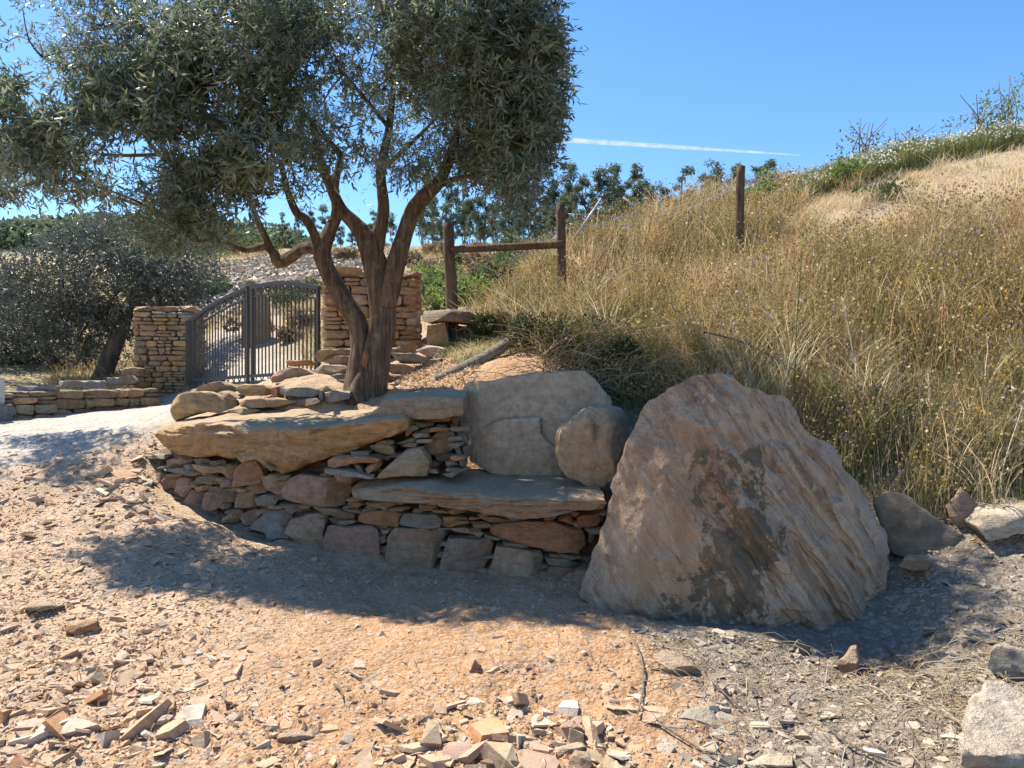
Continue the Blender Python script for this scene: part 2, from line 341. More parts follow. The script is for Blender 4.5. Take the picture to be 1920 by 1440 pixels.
_L = np.block([[_K, _P], [_P.T, np.zeros((3, 3))]])
# heights are fitted relative to distance so that the far hills do not ring into the near ground
_wt = 1.0 / (A[:, 1] + 2.0)
_sol = np.linalg.solve(_L, np.concatenate([A[:, 2] * _wt, np.zeros(3)]))
def base_h(X, Y):
    X = np.asarray(X, float).ravel(); Y = np.asarray(Y, float).ravel(); out = np.empty(X.shape)
    for i in range(0, len(X), 40000):
        u = _uv(X[i:i + 40000], Y[i:i + 40000])
        d = ((u[:, None] - _au[None]) ** 2).sum(-1)
        out[i:i + 40000] = (_tps(d) @ _sol[:_n] + _sol[_n] + u @ _sol[_n + 1:]) * (np.clip(Y[i:i + 40000], 0, 220) + 2.0)
    return out

def XY(px, Y): return ((px - 960) / F * Y, Y)
BANK = [XY(880, 9.0), XY(1000, 8.5), XY(1035, 7.4), XY(1075, 6.75), XY(1150, 6.45), XY(1300, 6.25), XY(1500, 5.75), XY(1620, 5.3), XY(1750, 5.12), XY(1920, 4.9), XY(2400, 4.5),
        (16, 12), (14, 16), (5, 13.5), XY(1400, 11.2), XY(1150, 10.6), XY(1050, 10.2), XY(940, 10.0), XY(870, 9.5)]
ROAD = [(-14, 5.2), XY(-10, 6.85), XY(130, 7.05), XY(240, 7.3), XY(320, 7.75), XY(420, 8.3), XY(600, 9.7), XY(600, 10.2), XY(520, 16), XY(380, 16), XY(350, 12.4), XY(255, 11.9), XY(0, 9.8), (-14, 7.6)]

def edge_fine(X, Y):            # lumps of the soil, finer and stronger near the camera
    near = smooth01(14, 7, Y)
    P3 = np.stack([X, Y, np.zeros_like(X)], -1)
    h = fbm(P3 * 1.3, 3, 5) * (0.03 + 0.05 * smooth01(8, 20, Y) + 0.2 * smooth01(20, 60, Y))
    h = h + near * (fbm(P3 * 6.5, 3, 9) * 0.03 + np.abs(fbm(P3 * 15, 2, 12)) * 0.022 * (0.4 + 0.6 * smooth01(-0.1, 0.3, fbm(P3 * 1.7, 2, 15))))
    return h
def height(X, Y):
    X = np.asarray(X, float).ravel(); Y = np.asarray(Y, float).ravel()
    return base_h(X, Y) + edge_fine(X, Y)

def axis(*segs):
    out = []
    for a, b, s0, s1 in segs:
        x = a; n = 0
        while x < b - 1e-6:
            out.append(x); t = (x - a) / (b - a); x += s0 + (s1 - s0) * t
    out.append(segs[-1][1]); return np.array(out)
xs = axis((-260, -30, 18, 4), (-30, -8, 3, 0.3), (-8, -4, 0.2, 0.05), (-4, 4, 0.026, 0.026), (4, 9, 0.05, 0.25), (9, 30, 0.3, 3), (30, 260, 4, 18))
ys = axis((-160, -6, 16, 2), (-6, 1.6, 1.2, 0.1), (1.6, 7.2, 0.026, 0.026), (7.2, 13, 0.04, 0.1), (13, 40, 0.15, 0.9), (40, 320, 1, 14))
GX, GY = np.meshgrid(xs, ys); nx, ny = len(xs), len(ys)
gx, gy = GX.ravel(), GY.ravel(); gz = height(gx, gy)
P3 = np.stack([gx, gy, gz], -1)
wob = fbm(np.stack([gx, gy, 0 * gx], -1) * 0.9, 3, 31) * 0.35
def sd_in(poly, soft=0.35):      # soft membership of a polygon, ragged by noise
    r = np.zeros(len(gx))
    for ox, oy in ((0, 0), (soft, 0), (-soft, 0), (0, soft), (0, -soft)):
        r += inpoly(gx + ox + wob, gy + oy + wob * 0.6, poly)
    return r / 5
dirt = np.array([0.475, 0.285, 0.158]); pale = np.array([0.52, 0.39, 0.275]); grey = np.array([0.25, 0.205, 0.155])
col = np.tile(dirt, (len(gx), 1))
ppx = np.where(gy > 0.5, gx / np.maximum(gy, 0.5) * F + 960, 0)
lw = smooth01(-0.6, -2.2, gx) * 0.75
col = col * (1 - lw[:, None]) + pale * lw[:, None]
rw = smooth01(0.55, 1.0, gx + wob * 0.6) * smooth01(7, 5, gy)
col = col * (1 - rw[:, None]) + grey * rw[:, None]
rd = sd_in(ROAD); col = col * (1 - rd[:, None]) + np.array([0.52, 0.475, 0.41]) * rd[:, None]
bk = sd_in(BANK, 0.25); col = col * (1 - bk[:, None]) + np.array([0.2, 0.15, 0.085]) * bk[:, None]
bare = bk * smooth01(8.0, 8.8, gy + wob) * smooth01(1400, 1560, ppx); col = col * (1 - bare[:, None]) + np.array([0.46, 0.35, 0.23]) * bare[:, None]
hill = smooth01(9.5, 12.5, gy) * (1 - bk) * (1 - rd)
gn = fbm(P3 * 0.35, 4, 77)
hc = np.array([0.33, 0.27, 0.15]) + (gn[:, None] > 0) * 0 + gn[:, None] * np.array([0.12, 0.06, 0.06])
col = col * (1 - hill[:, None]) + hc * hill[:, None]
scree = smooth01(0.0, 0.5, 1 - ((gx + 7.0 + (gy - 22) * 0.15) / 4.2) ** 2 - ((gy - 23.5) / 6.5) ** 2 + gn * 0.6)
scree = np.maximum(scree, smooth01(0.0, 0.4, 1 - ((gx + 2.5) / 5) ** 2 - ((gy - 29) / 3) ** 2 + gn * 0.7) * 0.8)
col = col * (1 - scree[:, None]) + np.array([0.5, 0.47, 0.42]) * scree[:, None]
far = smooth01(60, 85, gy); col = col * (1 - far[:, None]) + np.array([0.07, 0.1, 0.06]) * far[:, None]
col = np.clip(col, 0.02, 0.6)
idx = np.arange(nx * ny).reshape(ny, nx)
quads = np.stack([idx[:-1, :-1], idx[:-1, 1:], idx[1:, 1:], idx[1:, :-1]], -1).reshape(-1, 4)
cx = gx[quads].mean(1); cy = gy[quads].mean(1)
m_bank = inpoly(cx, cy, BANK); m_road = inpoly(cx, cy, ROAD) & ~m_bank
m_hill = (cy > 12.5) & ~m_bank & ~m_road
m_dirt = ~(m_bank | m_road | m_hill)
def sub_sheet(name, mask, label):
    q = quads[mask]; u, inv = np.unique(q, return_inverse=True)
    me = npmesh(name, P3[u], inv.reshape(-1, 4), col=col[u], smooth=True)
    put(name, me, M['ground'], kind='structure', label=label, cat='ground')
sub_sheet('ground', m_dirt, 'reddish bare dirt strewn with stone chips in front of the bench')
sub_sheet('road', m_road, 'pale grey gravel drive climbing to the iron gate')
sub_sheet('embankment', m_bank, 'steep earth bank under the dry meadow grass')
sub_sheet('hill', m_hill, 'dry hillside with pale scree rising behind the gate')
def gh(x, y): return float(height([x], [y])[0])

# ------------------------------------------------------------------ rock builder: an outline at its own distance given depth, rounding and relief
def resample(poly, n):
    p = np.array(poly, float); p = np.concatenate([p, p[:1]]); d = np.r_[0, np.cumsum(np.hypot(*np.diff(p, axis=0).T))]
    t = np.linspace(0, d[-1], n, endpoint=False)
    return np.stack([np.interp(t, d, p[:, 0]), np.interp(t, d, p[:, 1])], -1)

def rock_mesh(name, poly, front, thick, D=(0, 1, 0), nang=28, nr=5, edge=None, m=3.0, amp=0.012, freq=7, jag=0.0, relief=None, seed=0, nside=3, shrink=0.06, cut=(9, 0.13), sharp=32):
    rs = np.random.default_rng(seed + 1000)
    o = resample(poly, nang)
    if jag: o = o + fbm(np.concatenate([o * 0.06, np.full((nang, 1), seed * 1.7)], 1), 3, seed)[:, None] * jag * (o - o.mean(0)) / (np.linalg.norm(o - o.mean(0), axis=1)[:, None] + 1e-6)
    c = o.mean(0); fr = front if callable(front) else (lambda a, b: np.full(np.shape(a), front, float))
    D = np.array(D, float); D = D / np.linalg.norm(D)
    edge = edge if edge is not None else 0.35 * thick
    rows = []
    for k in range(nr + 1):
        s = math.sin(k / nr * math.pi / 2) if nr < 12 else (k / nr) ** 0.85
        rows.append((s, edge * (1 - (max(0, 1 - s ** m)) ** (1 / m))))
    for k in range(1, nside + 1): rows.append((1 - shrink * k / nside, edge + (thick - edge) * k / (nside + 0.6)))
    for s in (0.8, 0.4): rows.append((s, thick))
    V = []
    for s, off in rows:
        q = c + s * (o - c)
        if s == 0: q = c[None]
        V.append(W(q[:, 0], q[:, 1], fr(q[:, 0], q[:, 1])) + D * off)
    V.append(W(c[0], c[1], fr(c[:1], c[1:2]))  .reshape(1, 3) + D * thick)
    V = np.concatenate(V)
    ncut, cfrac = cut[:2]; sp = cut[2] if len(cut) > 2 else 0.5
    ctr = V.mean(0)
    for _ in range(ncut):
        nn = np.array([rs.normal() * sp, -1.0, rs.normal() * sp * 0.75 + 0.12]); nn /= np.linalg.norm(nn)
        h = (V - ctr) @ nn; lim = h.max() - (h.max() - h.min()) * rs.uniform(0.3, 1.0) * cfrac
        V = V - np.maximum(h - lim, 0)[:, None] * nn * 0.92
    Vn = V.copy()
    for a in range(3): Vn[:, a] += fbm(V * freq + 11.3 * a, 3, seed + 3 * a, 0.55) * amp
    if relief is not None: Vn += D * relief(V)[:, None]
    n = nang; j = np.arange(n); jn = (j + 1) % n
    tri = [np.stack([np.zeros(n, int), 1 + j, 1 + jn], -1)]; qd = []
    for k in range(len(rows) - 2):
        a = 1 + k * n; qd.append(np.stack([a + j, a + n + j, a + n + jn, a + jn], -1))
    last = 1 + (len(rows) - 2) * n
    tri.append(np.stack([last + j, np.full(n, len(V) - 1), last + jn], -1))
    me = npmesh(name, Vn, [np.concatenate(tri), np.concatenate(qd)], smooth=True)
    me.set_sharp_from_angle(angle=math.radians(sharp))
    return me

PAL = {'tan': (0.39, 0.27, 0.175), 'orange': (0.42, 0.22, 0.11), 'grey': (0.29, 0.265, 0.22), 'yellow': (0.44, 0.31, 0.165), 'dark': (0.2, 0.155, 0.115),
       'pink': (0.37, 0.235, 0.17), 'pale': (0.5, 0.42, 0.33), 'olive': (0.25, 0.215, 0.145)}
def pc(key, v=0.12):
    f = 1 + rnd.uniform(-v, v); c = PAL[key]; return tuple(min(0.6, x * f * (1 + rnd.uniform(-0.05, 0.05))) for x in c)
def z1(*pts): return [(200 + x / 2.743, 400 + y / 2.743) for x, y in pts]
def z2(*pts): return [(250 + x / 3.84, 680 + y / 3.84) for x, y in pts]
def z3(*pts): return [(600 + x / 3.2, 680 + y / 3.2) for x, y in pts]
def z4(*pts): return [(1050 + x / 2.482, 660 + y / 2.482) for x, y in pts]
def z7(*pts): return [(1100 + x / 2.3415, 860 + y / 2.3415) for x, y in pts]
def z8(*pts): return [(x / 2.483, 860 + y / 2.483) for x, y in pts]
def z9(*pts): return [(620 + x / 3.097, 1080 + y / 3.097) for x, y in pts]

# ------------------------------------------------------------------ the dry stone bench
WALL = np.array([(250, 7.0), (285, 6.72), (330, 6.45), (400, 6.2), (480, 5.95), (560, 5.76), (650, 5.6), (750, 5.45), (900, 5.3), (1150, 5.12)])
def yw(px, py): return np.interp(px, WALL[:, 0], WALL[:, 1]) + (1090 - np.asarray(py, float)) * 0.0006
def wallf(off): return lambda a, b: yw(a, b) + off
bench = thing('stone_bench', 'dry stone bench with slab seat and overhanging ledge under the olive tree', 'stone bench', (-0.6, 5.6, 0.15))
traced = []
sd = [100]
def bstone(poly, colr, off=0.0, thick=0.3, name='stone', parent=None, Y=None, mat='rock', m=6.0, edge=0.035, jag=1.4, label=None, amp=0.011, **kw):
    sd[0] += 1
    big = max(np.ptp(np.array(poly), axis=0))
    na = int(np.clip(big * 0.55, 16, 60)); nr = 3 if big < 40 else (5 if big < 90 else 8)
    me = rock_mesh(name, poly, (wallf(off) if Y is None else Y), thick, nang=kw.pop('nang', na), nr=kw.pop('nr', nr), edge=edge, m=m, amp=amp, jag=jag, seed=sd[0], **kw)
    return put(name, me, M[mat], parent or bench, color=pc(colr), label=label)
def bs(poly, colr, off=0.0, **kw):
    traced.append(poly); return bstone(poly, colr, off + rnd.uniform(-0.02, 0.02), **kw)
# bottom course
bs(z3((30,990),(300,985),(340,1010),(350,1210),(300,1240),(150,1200),(10,1150),(0,1100)), 'pink')
bs(z3((440,995),(740,1010),(760,1050),(690,1240),(600,1260),(400,1230),(385,1160),(400,1050)), 'tan')
bs(z3((760,1060),(1010,1075),(1045,1110),(1025,1200),(980,1290),(700,1300),(720,1200)), 'pink')
bs(z3((1050,1110),(1340,1150),(1355,1180),(1310,1360),(1150,1350),(985,1310),(1030,1200)), 'tan')
bs(z3((1370,1230),(1530,1240),(1545,1290),(1490,1360),(1360,1380),(1335,1320)), 'tan')
bs(z2((820,1190),(930,1070),(1060,1070),(1115,1110),(1060,1260),(960,1290),(940,1230)), 'grey')
bs(z2((1110,1130),(1200,1115),(1380,1130),(1370,1190),(1330,1370),(1180,1320),(1080,1240)), 'tan')
for p, c in [(((125,860),(150,800),(200,790),(210,850),(185,890)), 'pink'), (((190,860),(230,810),(300,830),(270,930),(200,920)), 'tan'), (((270,930),(300,850),(330,820),(420,860),(340,990),(275,950)), 'pink'),
             (((330,1020),(400,920),(480,940),(470,1050),(380,1060)), 'tan'), (((500,940),(610,910),(630,1000),(590,1080),(480,1060)), 'pink'), (((630,930),(720,940),(710,1030),(635,1010)), 'dark'),
             (((730,950),(840,940),(870,960),(860,1050),(710,1050)), 'tan'), (((860,980),(920,955),(1010,970),(1020,1010),(960,1060),(870,1030)), 'grey'), (((740,1110),(850,1060),(880,1100),(830,1190),(770,1180)), 'tan'),
             (((640,1120),(740,1060),(760,1100),(720,1170),(620,1160)), 'tan'), (((870,1080),(920,1050),(930,1060),(860,1150)), 'grey')]: bs(z2(*p), c)
# middle courses
for p, c in [(((240,900),(350,895),(470,930),(470,980),(440,1000),(330,995),(210,970),(205,935)), 'orange'), (((490,915),(690,908),(735,950),(720,990),(640,1005),(470,995),(450,980)), 'grey'),
             (((1010,985),(1160,960),(1400,960),(1600,1030),(1610,1110),(1570,1155),(1450,1155),(1280,1115),(1150,1080),(1010,1030)), 'orange'), (((905,975),(1020,970),(1020,1000),(970,1020),(905,1005)), 'tan'),
             (((715,990),(780,965),(890,965),(890,985),(740,1003)), 'orange'), (((770,1000),(860,1000),(990,1040),(960,1050),(800,1022)), 'tan'), (((980,1040),(1090,1070),(1080,1088),(975,1062)), 'olive'),
             (((1090,1085),(1230,1100),(1270,1125),(1100,1122)), 'tan'), (((1345,1180),(1480,1190),(1580,1225),(1540,1247),(1370,1218)), 'olive'), (((1425,1158),(1585,1175),(1580,1198),(1470,1190)), 'olive'),
             (((1540,925),(1700,905),(1710,950),(1650,1000),(1560,1005),(1535,960)), 'orange'), (((1440,950),(1500,920),(1530,940),(1520,985),(1430,965)), 'orange'), (((930,925),(1000,925),(1165,955),(1150,970),(1010,955)), 'orange'),
             (((715,885),(800,890),(835,912),(740,920)), 'orange'), (((575,850),(700,865),(705,900),(580,890)), 'tan'), (((265,845),(380,838),(490,860),(380,872)), 'tan'), (((730,930),(830,925),(900,955),(880,967),(760,965)), 'orange'),
             (((345,1010),(430,1005),(430,1030),(360,1040)), 'tan'), (((345,1060),(390,1045),(400,1090),(350,1105)), 'grey'), (((355,1130),(390,1120),(385,1190),(360,1170)), 'grey'),
             (((1620,1030),(1660,1020),(1650,1080),(1615,1100)), 'dark'), (((350,890),(420,880),(420,910),(370,930)), 'yellow'), (((110,895),(230,890),(260,905),(150,915)), 'olive'), (((1340,935),(1430,940),(1420,955),(1350,955)), 'orange')]: bs(z3(*p), c)
for p, c, o in [(((1050,930),(1090,860),(1180,800),(1320,820),(1550,850),(1555,960),(1490,1060),(1300,1040),(1150,1010),(1060,980)), 'pink', -0.04), (((700,870),(720,780),(790,690),(850,700),(900,780),(910,850),(860,880),(700,900)), 'orange', -0.1),
             (((400,735),(560,750),(700,740),(720,820),(690,840),(600,790),(500,800),(440,780)), 'yellow', -0.05), (((910,830),(1000,810),(1060,860),(1040,960),(1010,960),(930,910)), 'tan', 0), (((1010,830),(1110,815),(1110,850),(1060,870)), 'olive', 0),
             (((610,860),(660,840),(710,860),(700,920),(620,905)), 'pink', 0), (((300,670),(380,680),(410,720),(340,750)), 'orange', 0), (((400,690),(500,700),(540,745),(450,745)), 'olive', 0), (((230,700),(290,680),(330,740),(230,750)), 'tan', 0),
             (((440,830),(560,820),(620,860),(580,890),(430,860)), 'olive', 0), (((430,900),(520,890),(530,925),(470,940),(430,925)), 'yellow', 0), (((210,770),(330,755),(430,790),(420,820),(300,800)), 'grey', -0.04),
             (((790,900),(850,860),(920,890),(940,945),(830,940)), 'tan', 0), (((380,665),(470,670),(440,690)), 'orange', 0), (((540,715),(620,710),(640,750),(540,750)), 'tan', 0), (((1260,1040),(1450,1060),(1590,1120),(1580,1155),(1350,1100)), 'olive', 0),
             (((1360,1130),(1500,1130),(1520,1165),(1400,1170)), 'dark', 0), (((1040,1020),(1220,1040),(1250,1100),(1100,1100)), 'dark', 0), (((700,910),(790,915),(800,935),(720,935)), 'tan', 0), (((1700,815),(1430,820),(1460,870),(1560,880)), 'orange', -0.02)]: bs(z2(*p), c, o)
bs(z2((715,660),(830,635),(880,660),(930,720),(990,780),(960,790),(870,705),(760,720)), 'yellow', -0.12, thick=0.25)
# stones stepping up between the ledge and the backrest
for p, c, Y in [(((320,700),(440,580),(500,520),(600,508),(650,560),(665,620),(640,690),(510,680),(340,708)), 'tan', 5.5), (((600,500),(700,410),(770,400),(805,440),(800,530),(760,550),(660,555)), 'tan', 5.74),
             (((500,405),(560,385),(580,400),(510,445)), 'orange', 5.68), (((550,420),(640,395),(665,410),(650,440),(560,440)), 'orange', 5.66), (((440,490),(540,445),(610,445),(560,480),(450,500)), 'olive', 5.66),
             (((470,505),(520,478),(580,480),(570,505),(490,515)), 'tan', 5.6), (((270,520),(330,495),(430,505),(430,560),(330,560)), 'olive', 5.56), (((320,490),(380,468),(430,475),(420,500),(340,500)), 'tan', 5.58),
             (((20,595),(60,570),(220,565),(350,585),(360,610),(230,610),(80,635),(25,630)), 'orange', 5.5), (((255,640),(290,615),(355,615),(330,650),(280,670)), 'orange', 5.47), (((175,620),(220,625),(250,660),(230,665)), 'olive', 5.5),
             (((0,650),(150,645),(320,685),(300,692),(0,680)), 'grey', 5.47), (((150,540),(280,538),(285,552),(170,558)), 'olive', 5.56), (((80,690),(180,690),(180,730),(90,720)), 'orange', 5.44),
             (((470,335),(560,335),(565,355),(490,360)), 'orange', 5.74), (((510,365),(600,355),(685,365),(660,388),(540,385)), 'yellow', 5.72), (((600,350),(780,335),(800,350),(700,358)), 'orange', 5.74), (((770,330),(825,325),(820,370),(790,370)), 'orange', 5.76),
             (((775,375),(805,370),(800,420),(770,400)), 'tan', 5.78), (((825,335),(860,330),(885,380),(880,430),(845,430)), 'grey', 5.8), (((815,420),(870,430),(890,490),(820,490)), 'grey', 5.76), (((680,380),(760,375),(720,405),(690,400)), 'tan', 5.74),
             (((795,520),(830,515),(880,620),(840,630)), 'grey', 5.62), (((845,510),(890,505),(890,570),(870,580)), 'grey', 5.66), (((750,600),(800,585),(830,620),(770,640)), 'grey', 5.55), (((670,560),(790,550),(750,600),(680,590)), 'dark', 5.64),
             (((720,680),(870,645),(900,645),(800,690)), 'olive', 5.45), (((580,480),(640,450),(600,500)), 'tan', 5.72), (((610,590),(740,600),(700,650),(650,640)), 'dark', 5.66), (((360,590),(430,545),(440,570),(380,600)), 'olive', 5.6)]: bs(z3(*p), c, Y=Y)
# fill of thin slates between the traced stones
REG = [(275,852),(360,864),(440,870),(540,896),(640,872),(750,832),(760,802),(868,792),(885,880),(650,905),(655,935),(700,945),(900,962),(1010,980),(1140,955),(1115,1015),(1090,1090),(1020,1100),(870,1085),(700,1060),(600,1045),(530,1015),(470,1000),(380,960),(330,945),(285,900)]
used = []
tp = [resample(p, 40) for p in traced]
tcent = [np.array(p).mean(0) for p in traced]
for _ in range(2600):
    x = rnd.uniform(275, 1135); y = rnd.uniform(795, 1098)
    if not inpoly(np.array([x]), np.array([y]), REG)[0]: continue
    ww = rnd.uniform(22, 52); hh = rnd.uniform(6.5, 12)
    if any(inpoly(np.array([x]), np.array([y]), p)[0] for p in traced): continue
    if any(abs(x - u[0]) < (ww + u[2]) * 0.42 and abs(y - u[1]) < (hh + u[3]) * 0.47 for u in used): continue
    used.append((x, y, ww, hh))
    t = np.linspace(0, 2 * np.pi, 10, endpoint=False); tl = rnd.uniform(-0.1, 0.16)
    ex = np.sign(np.cos(t)) * np.abs(np.cos(t)) ** 0.75 * ww / 2 * RG.uniform(0.85, 1.1, 10); ey = np.sign(np.sin(t)) * np.abs(np.sin(t)) ** 0.7 * hh / 2 * RG.uniform(0.8, 1.1, 10)
    bstone(list(zip(x + ex, y + ey + ex * tl)), rnd.choice(['tan', 'orange', 'olive', 'grey', 'tan', 'dark', 'orange']), rnd.uniform(0.015, 0.06), thick=0.22, nang=14, nr=3, edge=0.03, jag=0)
# earth core behind the stones
core = []
cxs = np.linspace(262, 1150, 60)
tops = np.interp(cxs, [262, 300, 560, 640, 680, 885, 1150], [850, 845, 858, 895, 925, 932, 940])
for u, tpx in zip(cxs, tops):
    yy = float(np.interp(u, WALL[:, 0], WALL[:, 1])) + 0.14
    for t in np.linspace(0, 1, 8):
        zt = CZ - (tpx - 720) / F * yy
        core.append(((u - 960) / F * yy, yy + 0.25 * t, -0.05 + (zt + 0.05) * t))
    core.append(((u - 960) / F * yy, yy + 1.0, zt))
core = np.array(core); core += np.stack([fbm(core * 9, 3, 3) * 0.03] * 3, -1)
ci = np.arange(len(core)).reshape(60, 9)
put('earth_core', npmesh('earth_core', core, np.stack([ci[:-1, :-1], ci[1:, :-1], ci[1:, 1:], ci[:-1, 1:]], -1).reshape(-1, 4), smooth=True), M['earth'], bench)
c2 = np.array([((u - 960) / F * y, y, CZ - (v - 720) / F * y) for u in np.linspace(700, 866, 20) for v, y in zip(np.linspace(915, 785, 8), np.linspace(5.9, 6.02, 8))])
c2 += np.stack([fbm(c2 * 9, 3, 3) * 0.03] * 3, -1); ci = np.arange(160).reshape(20, 8)
put('earth_core', npmesh('earth_core', c2, np.stack([ci[:-1, :-1], ci[1:, :-1], ci[1:, 1:], ci[:-1, 1:]], -1).reshape(-1, 4), smooth=True), M['earth'], bench)
# slabs
def strata_relief(amp, fz=9, seed=4, fx=1.5):
    def f(V):
        q = V * np.array([fx, fx, fz]); n = fbm(q, 4, seed, 0.6)
        st = np.floor(n * 6) / 6
        return (n * 0.5 + st * 0.5) * amp
    return f
ledge_poly = [(271,815),(302,802),(367,797),(471,801),(536,805),(610,806),(650,800),(667,792),(745,787),(755,797),(755,812),(745,820),(719,828),(672,848),(625,861),(609,868),(570,879),(549,889),(523,892),(492,884),(448,868),(437,861),(336,861),(315,855),(290,838)]
def ledge_front(a, b):
    y = yw(a, 860) - 0.16
    return y + 0.0022 * np.clip(np.asarray(b) - 800, 0, 100) * 1.2 - 0.04 * np.exp(-((np.asarray(a) - 560) / 90) ** 2)
put('ledge_slab', rock_mesh('ledge_slab', ledge_poly, ledge_front, 0.95, D=(0.1, 1, 0.12), nang=150, nr=14, edge=0.12, m=3.5, amp=0.035, freq=4.5, jag=3, seed=3, nside=14, shrink=0.02, cut=(0, 0), relief=strata_relief(0.07, 10, 8)), M['dusty'], bench, color=(0.46, 0.285, 0.14), label='huge overhanging ledge slab with ochre underside')
seat_poly = z3((180,775),(240,757),(500,737),(800,772),(1050,802),(1300,822),(1560,832),(1720,832),(1730,852),(1700,885),(1560,902),(1480,922),(1290,942),(1150,942),(1000,922),(900,905),(700,862),(560,838),(400,836),(200,822))
put('seat_slab', rock_mesh('seat_slab', seat_poly, wallf(-0.17), 0.86, D=(-0.02, 1, 0.09), nang=150, nr=12, edge=0.06, m=5, amp=0.022, freq=6, jag=2.5, seed=5, nside=14, shrink=0.0, cut=(0, 0), relief=strata_relief(0.07, 22, 14, 2.2)), M['dusty'], bench, color=(0.40, 0.24, 0.125), label='long seat slab with rough rust brown front edge')
up_poly = z3((350,224),(640,207),(855,206),(862,310),(740,342),(620,340),(480,330),(385,337),(342,326))
put('upper_slab', rock_mesh('upper_slab', up_poly, 5.62, 0.62, D=(0.03, 1, 0.09), nang=80, nr=8, edge=0.05, m=5, amp=0.022, freq=6, jag=2.5, seed=9, nside=8, shrink=0.02, cut=(5, 0.05), relief=strata_relief(0.03, 14, 4)), M['dusty'], bench, color=(0.36, 0.27, 0.18))
back_poly = z3((843,152),(900,104),(1000,112),(1100,87),(1250,60),(1590,45),(1640,80),(1740,205),(1755,250),(1700,420),(1600,560),(1560,690),(1300,690),(1000,665),(880,610),(895,480),(880,350),(855,230))
plate = z3((860,640),(930,470),(985,385),(1100,338),(1325,322),(1330,430),(1420,520),(1460,700),(1000,700))
def back_front(a, b):
    a = np.asarray(a, float); b = np.asarray(b, float)
    y = 5.93 + (880 - b) * 0.0011
    s = np.zeros(a.shape)
    for ox, oy in ((0, 0), (1, 0), (-1, 0), (0, 1), (0, -1)): s += inpoly(a + ox, b + oy, plate)
    return y - 0.045 * s / 5
put('backrest_slab', rock_mesh('backrest_slab', back_poly, back_front, 0.26, nang=160, nr=44, edge=0.035, m=6, amp=0.012, freq=5, jag=2, seed=12, nside=4, cut=(8, 0.08, 0.4), sharp=24), M['smooth'], bench, color=(0.47, 0.36, 0.24), label='upright sandstone backrest slab with flaked lower layer')

# ------------------------------------------------------------------ boulders beside the bench
rb = z3((1425,480),(1460,400),(1530,330),(1600,275),(1740,255),(1830,280),(1870,340),(1875,400),(1850,520),(1810,660),(1750,750),(1690,790),(1600,745),(1500,700),(1450,640),(1425,550))
def rb_front(a, b):
    a = np.asarray(a, float); b = np.asarray(b, float)
    y = 5.42 + (830 - b) * 0.0010
    return y + np.maximum(0, a - 1150) * 0.006 + 0.03 * np.exp(-((a - 1120) / 8) ** 2) * (b > 800)
put('boulder', rock_mesh('boulder', rb, rb_front, 0.42, nang=90, nr=22, edge=0.16, m=2.6, amp=0.035, freq=5, jag=2, seed=21, nside=6, cut=(6, 0.08)), M['smooth'], color=(0.42, 0.295, 0.175), label='rounded tan boulder wedged between backrest slab and giant boulder', cat='boulder')

bo = z4((82,1150),(90,1100),(150,950),(215,780),(240,620),(290,480),(330,370),(380,270),(420,215),(470,190),(570,140),(640,110),(740,92),(810,100),(850,140),(900,160),(1000,190),(1060,215),(1120,270),(1135,330),(1180,390),(1260,440),(1310,540),(1380,620),(1450,690),(1470,760),(1530,850),(1570,950),(1575,1080),(1575,1200),(1600,1320),(1610,1430),(1480,1440),(1200,1370),(900,1360),(700,1370),(480,1350),(380,1310),(230,1250),(150,1210))
bo = [(x + (16 if x > 1500 else 0) * min(1, (x - 1500) / 60), y) for x, y in bo]
def bo_front(a, b):
    a = np.asarray(a, float); b = np.asarray(b, float)
    v = 1195 - b                                                   # up from the ground
    f1 = 4.26 + v * 0.00105 + np.maximum(0, 1235 - a) * 0.0026     # broad left face
    f2 = 4.24 + v * 0.0010 + (a - 1420 - (v * -0.30 + 40)) * 0.0004 # middle
    f3 = 4.08 + (a - 1330) * 0.0006 + v * 0.0014                   # right flank leaning to the sky
    f4 = 4.0 + (a - 1440) * 0.0009 + v * 0.00135
    k = 0.03
    return k * np.log(np.exp(f1 / k) + np.exp(f2 / k) + np.exp(f3 / k) + np.exp(f4 / k))
def bo_relief(V):
    e = math.radians(58); ax = V[:, 0] * math.sin(e) + V[:, 2] * math.cos(e); al = V[:, 0] * math.cos(e) - V[:, 2] * math.sin(e)
    q = np.stack([ax * 3.6, al * 0.7, V[:, 1] * 1.5], -1)
    n = fbm(q, 4, 51, 0.6); x_ = n * 6; fl = np.floor(x_); st = (fl + smooth01(0.75, 1.0, x_ - fl)) / 6
    wgt = smooth01(1.0, 1.5, V[:, 0])
    return (st * 0.7 + n * 0.3) * 0.17 * (0.25 + 0.75 * wgt) + fbm(V * 2.2, 3, 61) * 0.08 + fbm(V * 15, 3, 62) * 0.012
put('giant_boulder', rock_mesh('giant_boulder', bo, bo_front, 0.95, D=(0.22, 1, 0.0), nang=320, nr=120, edge=0.09, m=7.0, amp=0.022, freq=8, jag=5, seed=33, nside=12, shrink=0.1, sharp=26, cut=(22, 0.075, 0.3), relief=bo_relief), M['boulder'], label='giant leaning boulder streaked rust and cream at the bench end', cat='boulder')

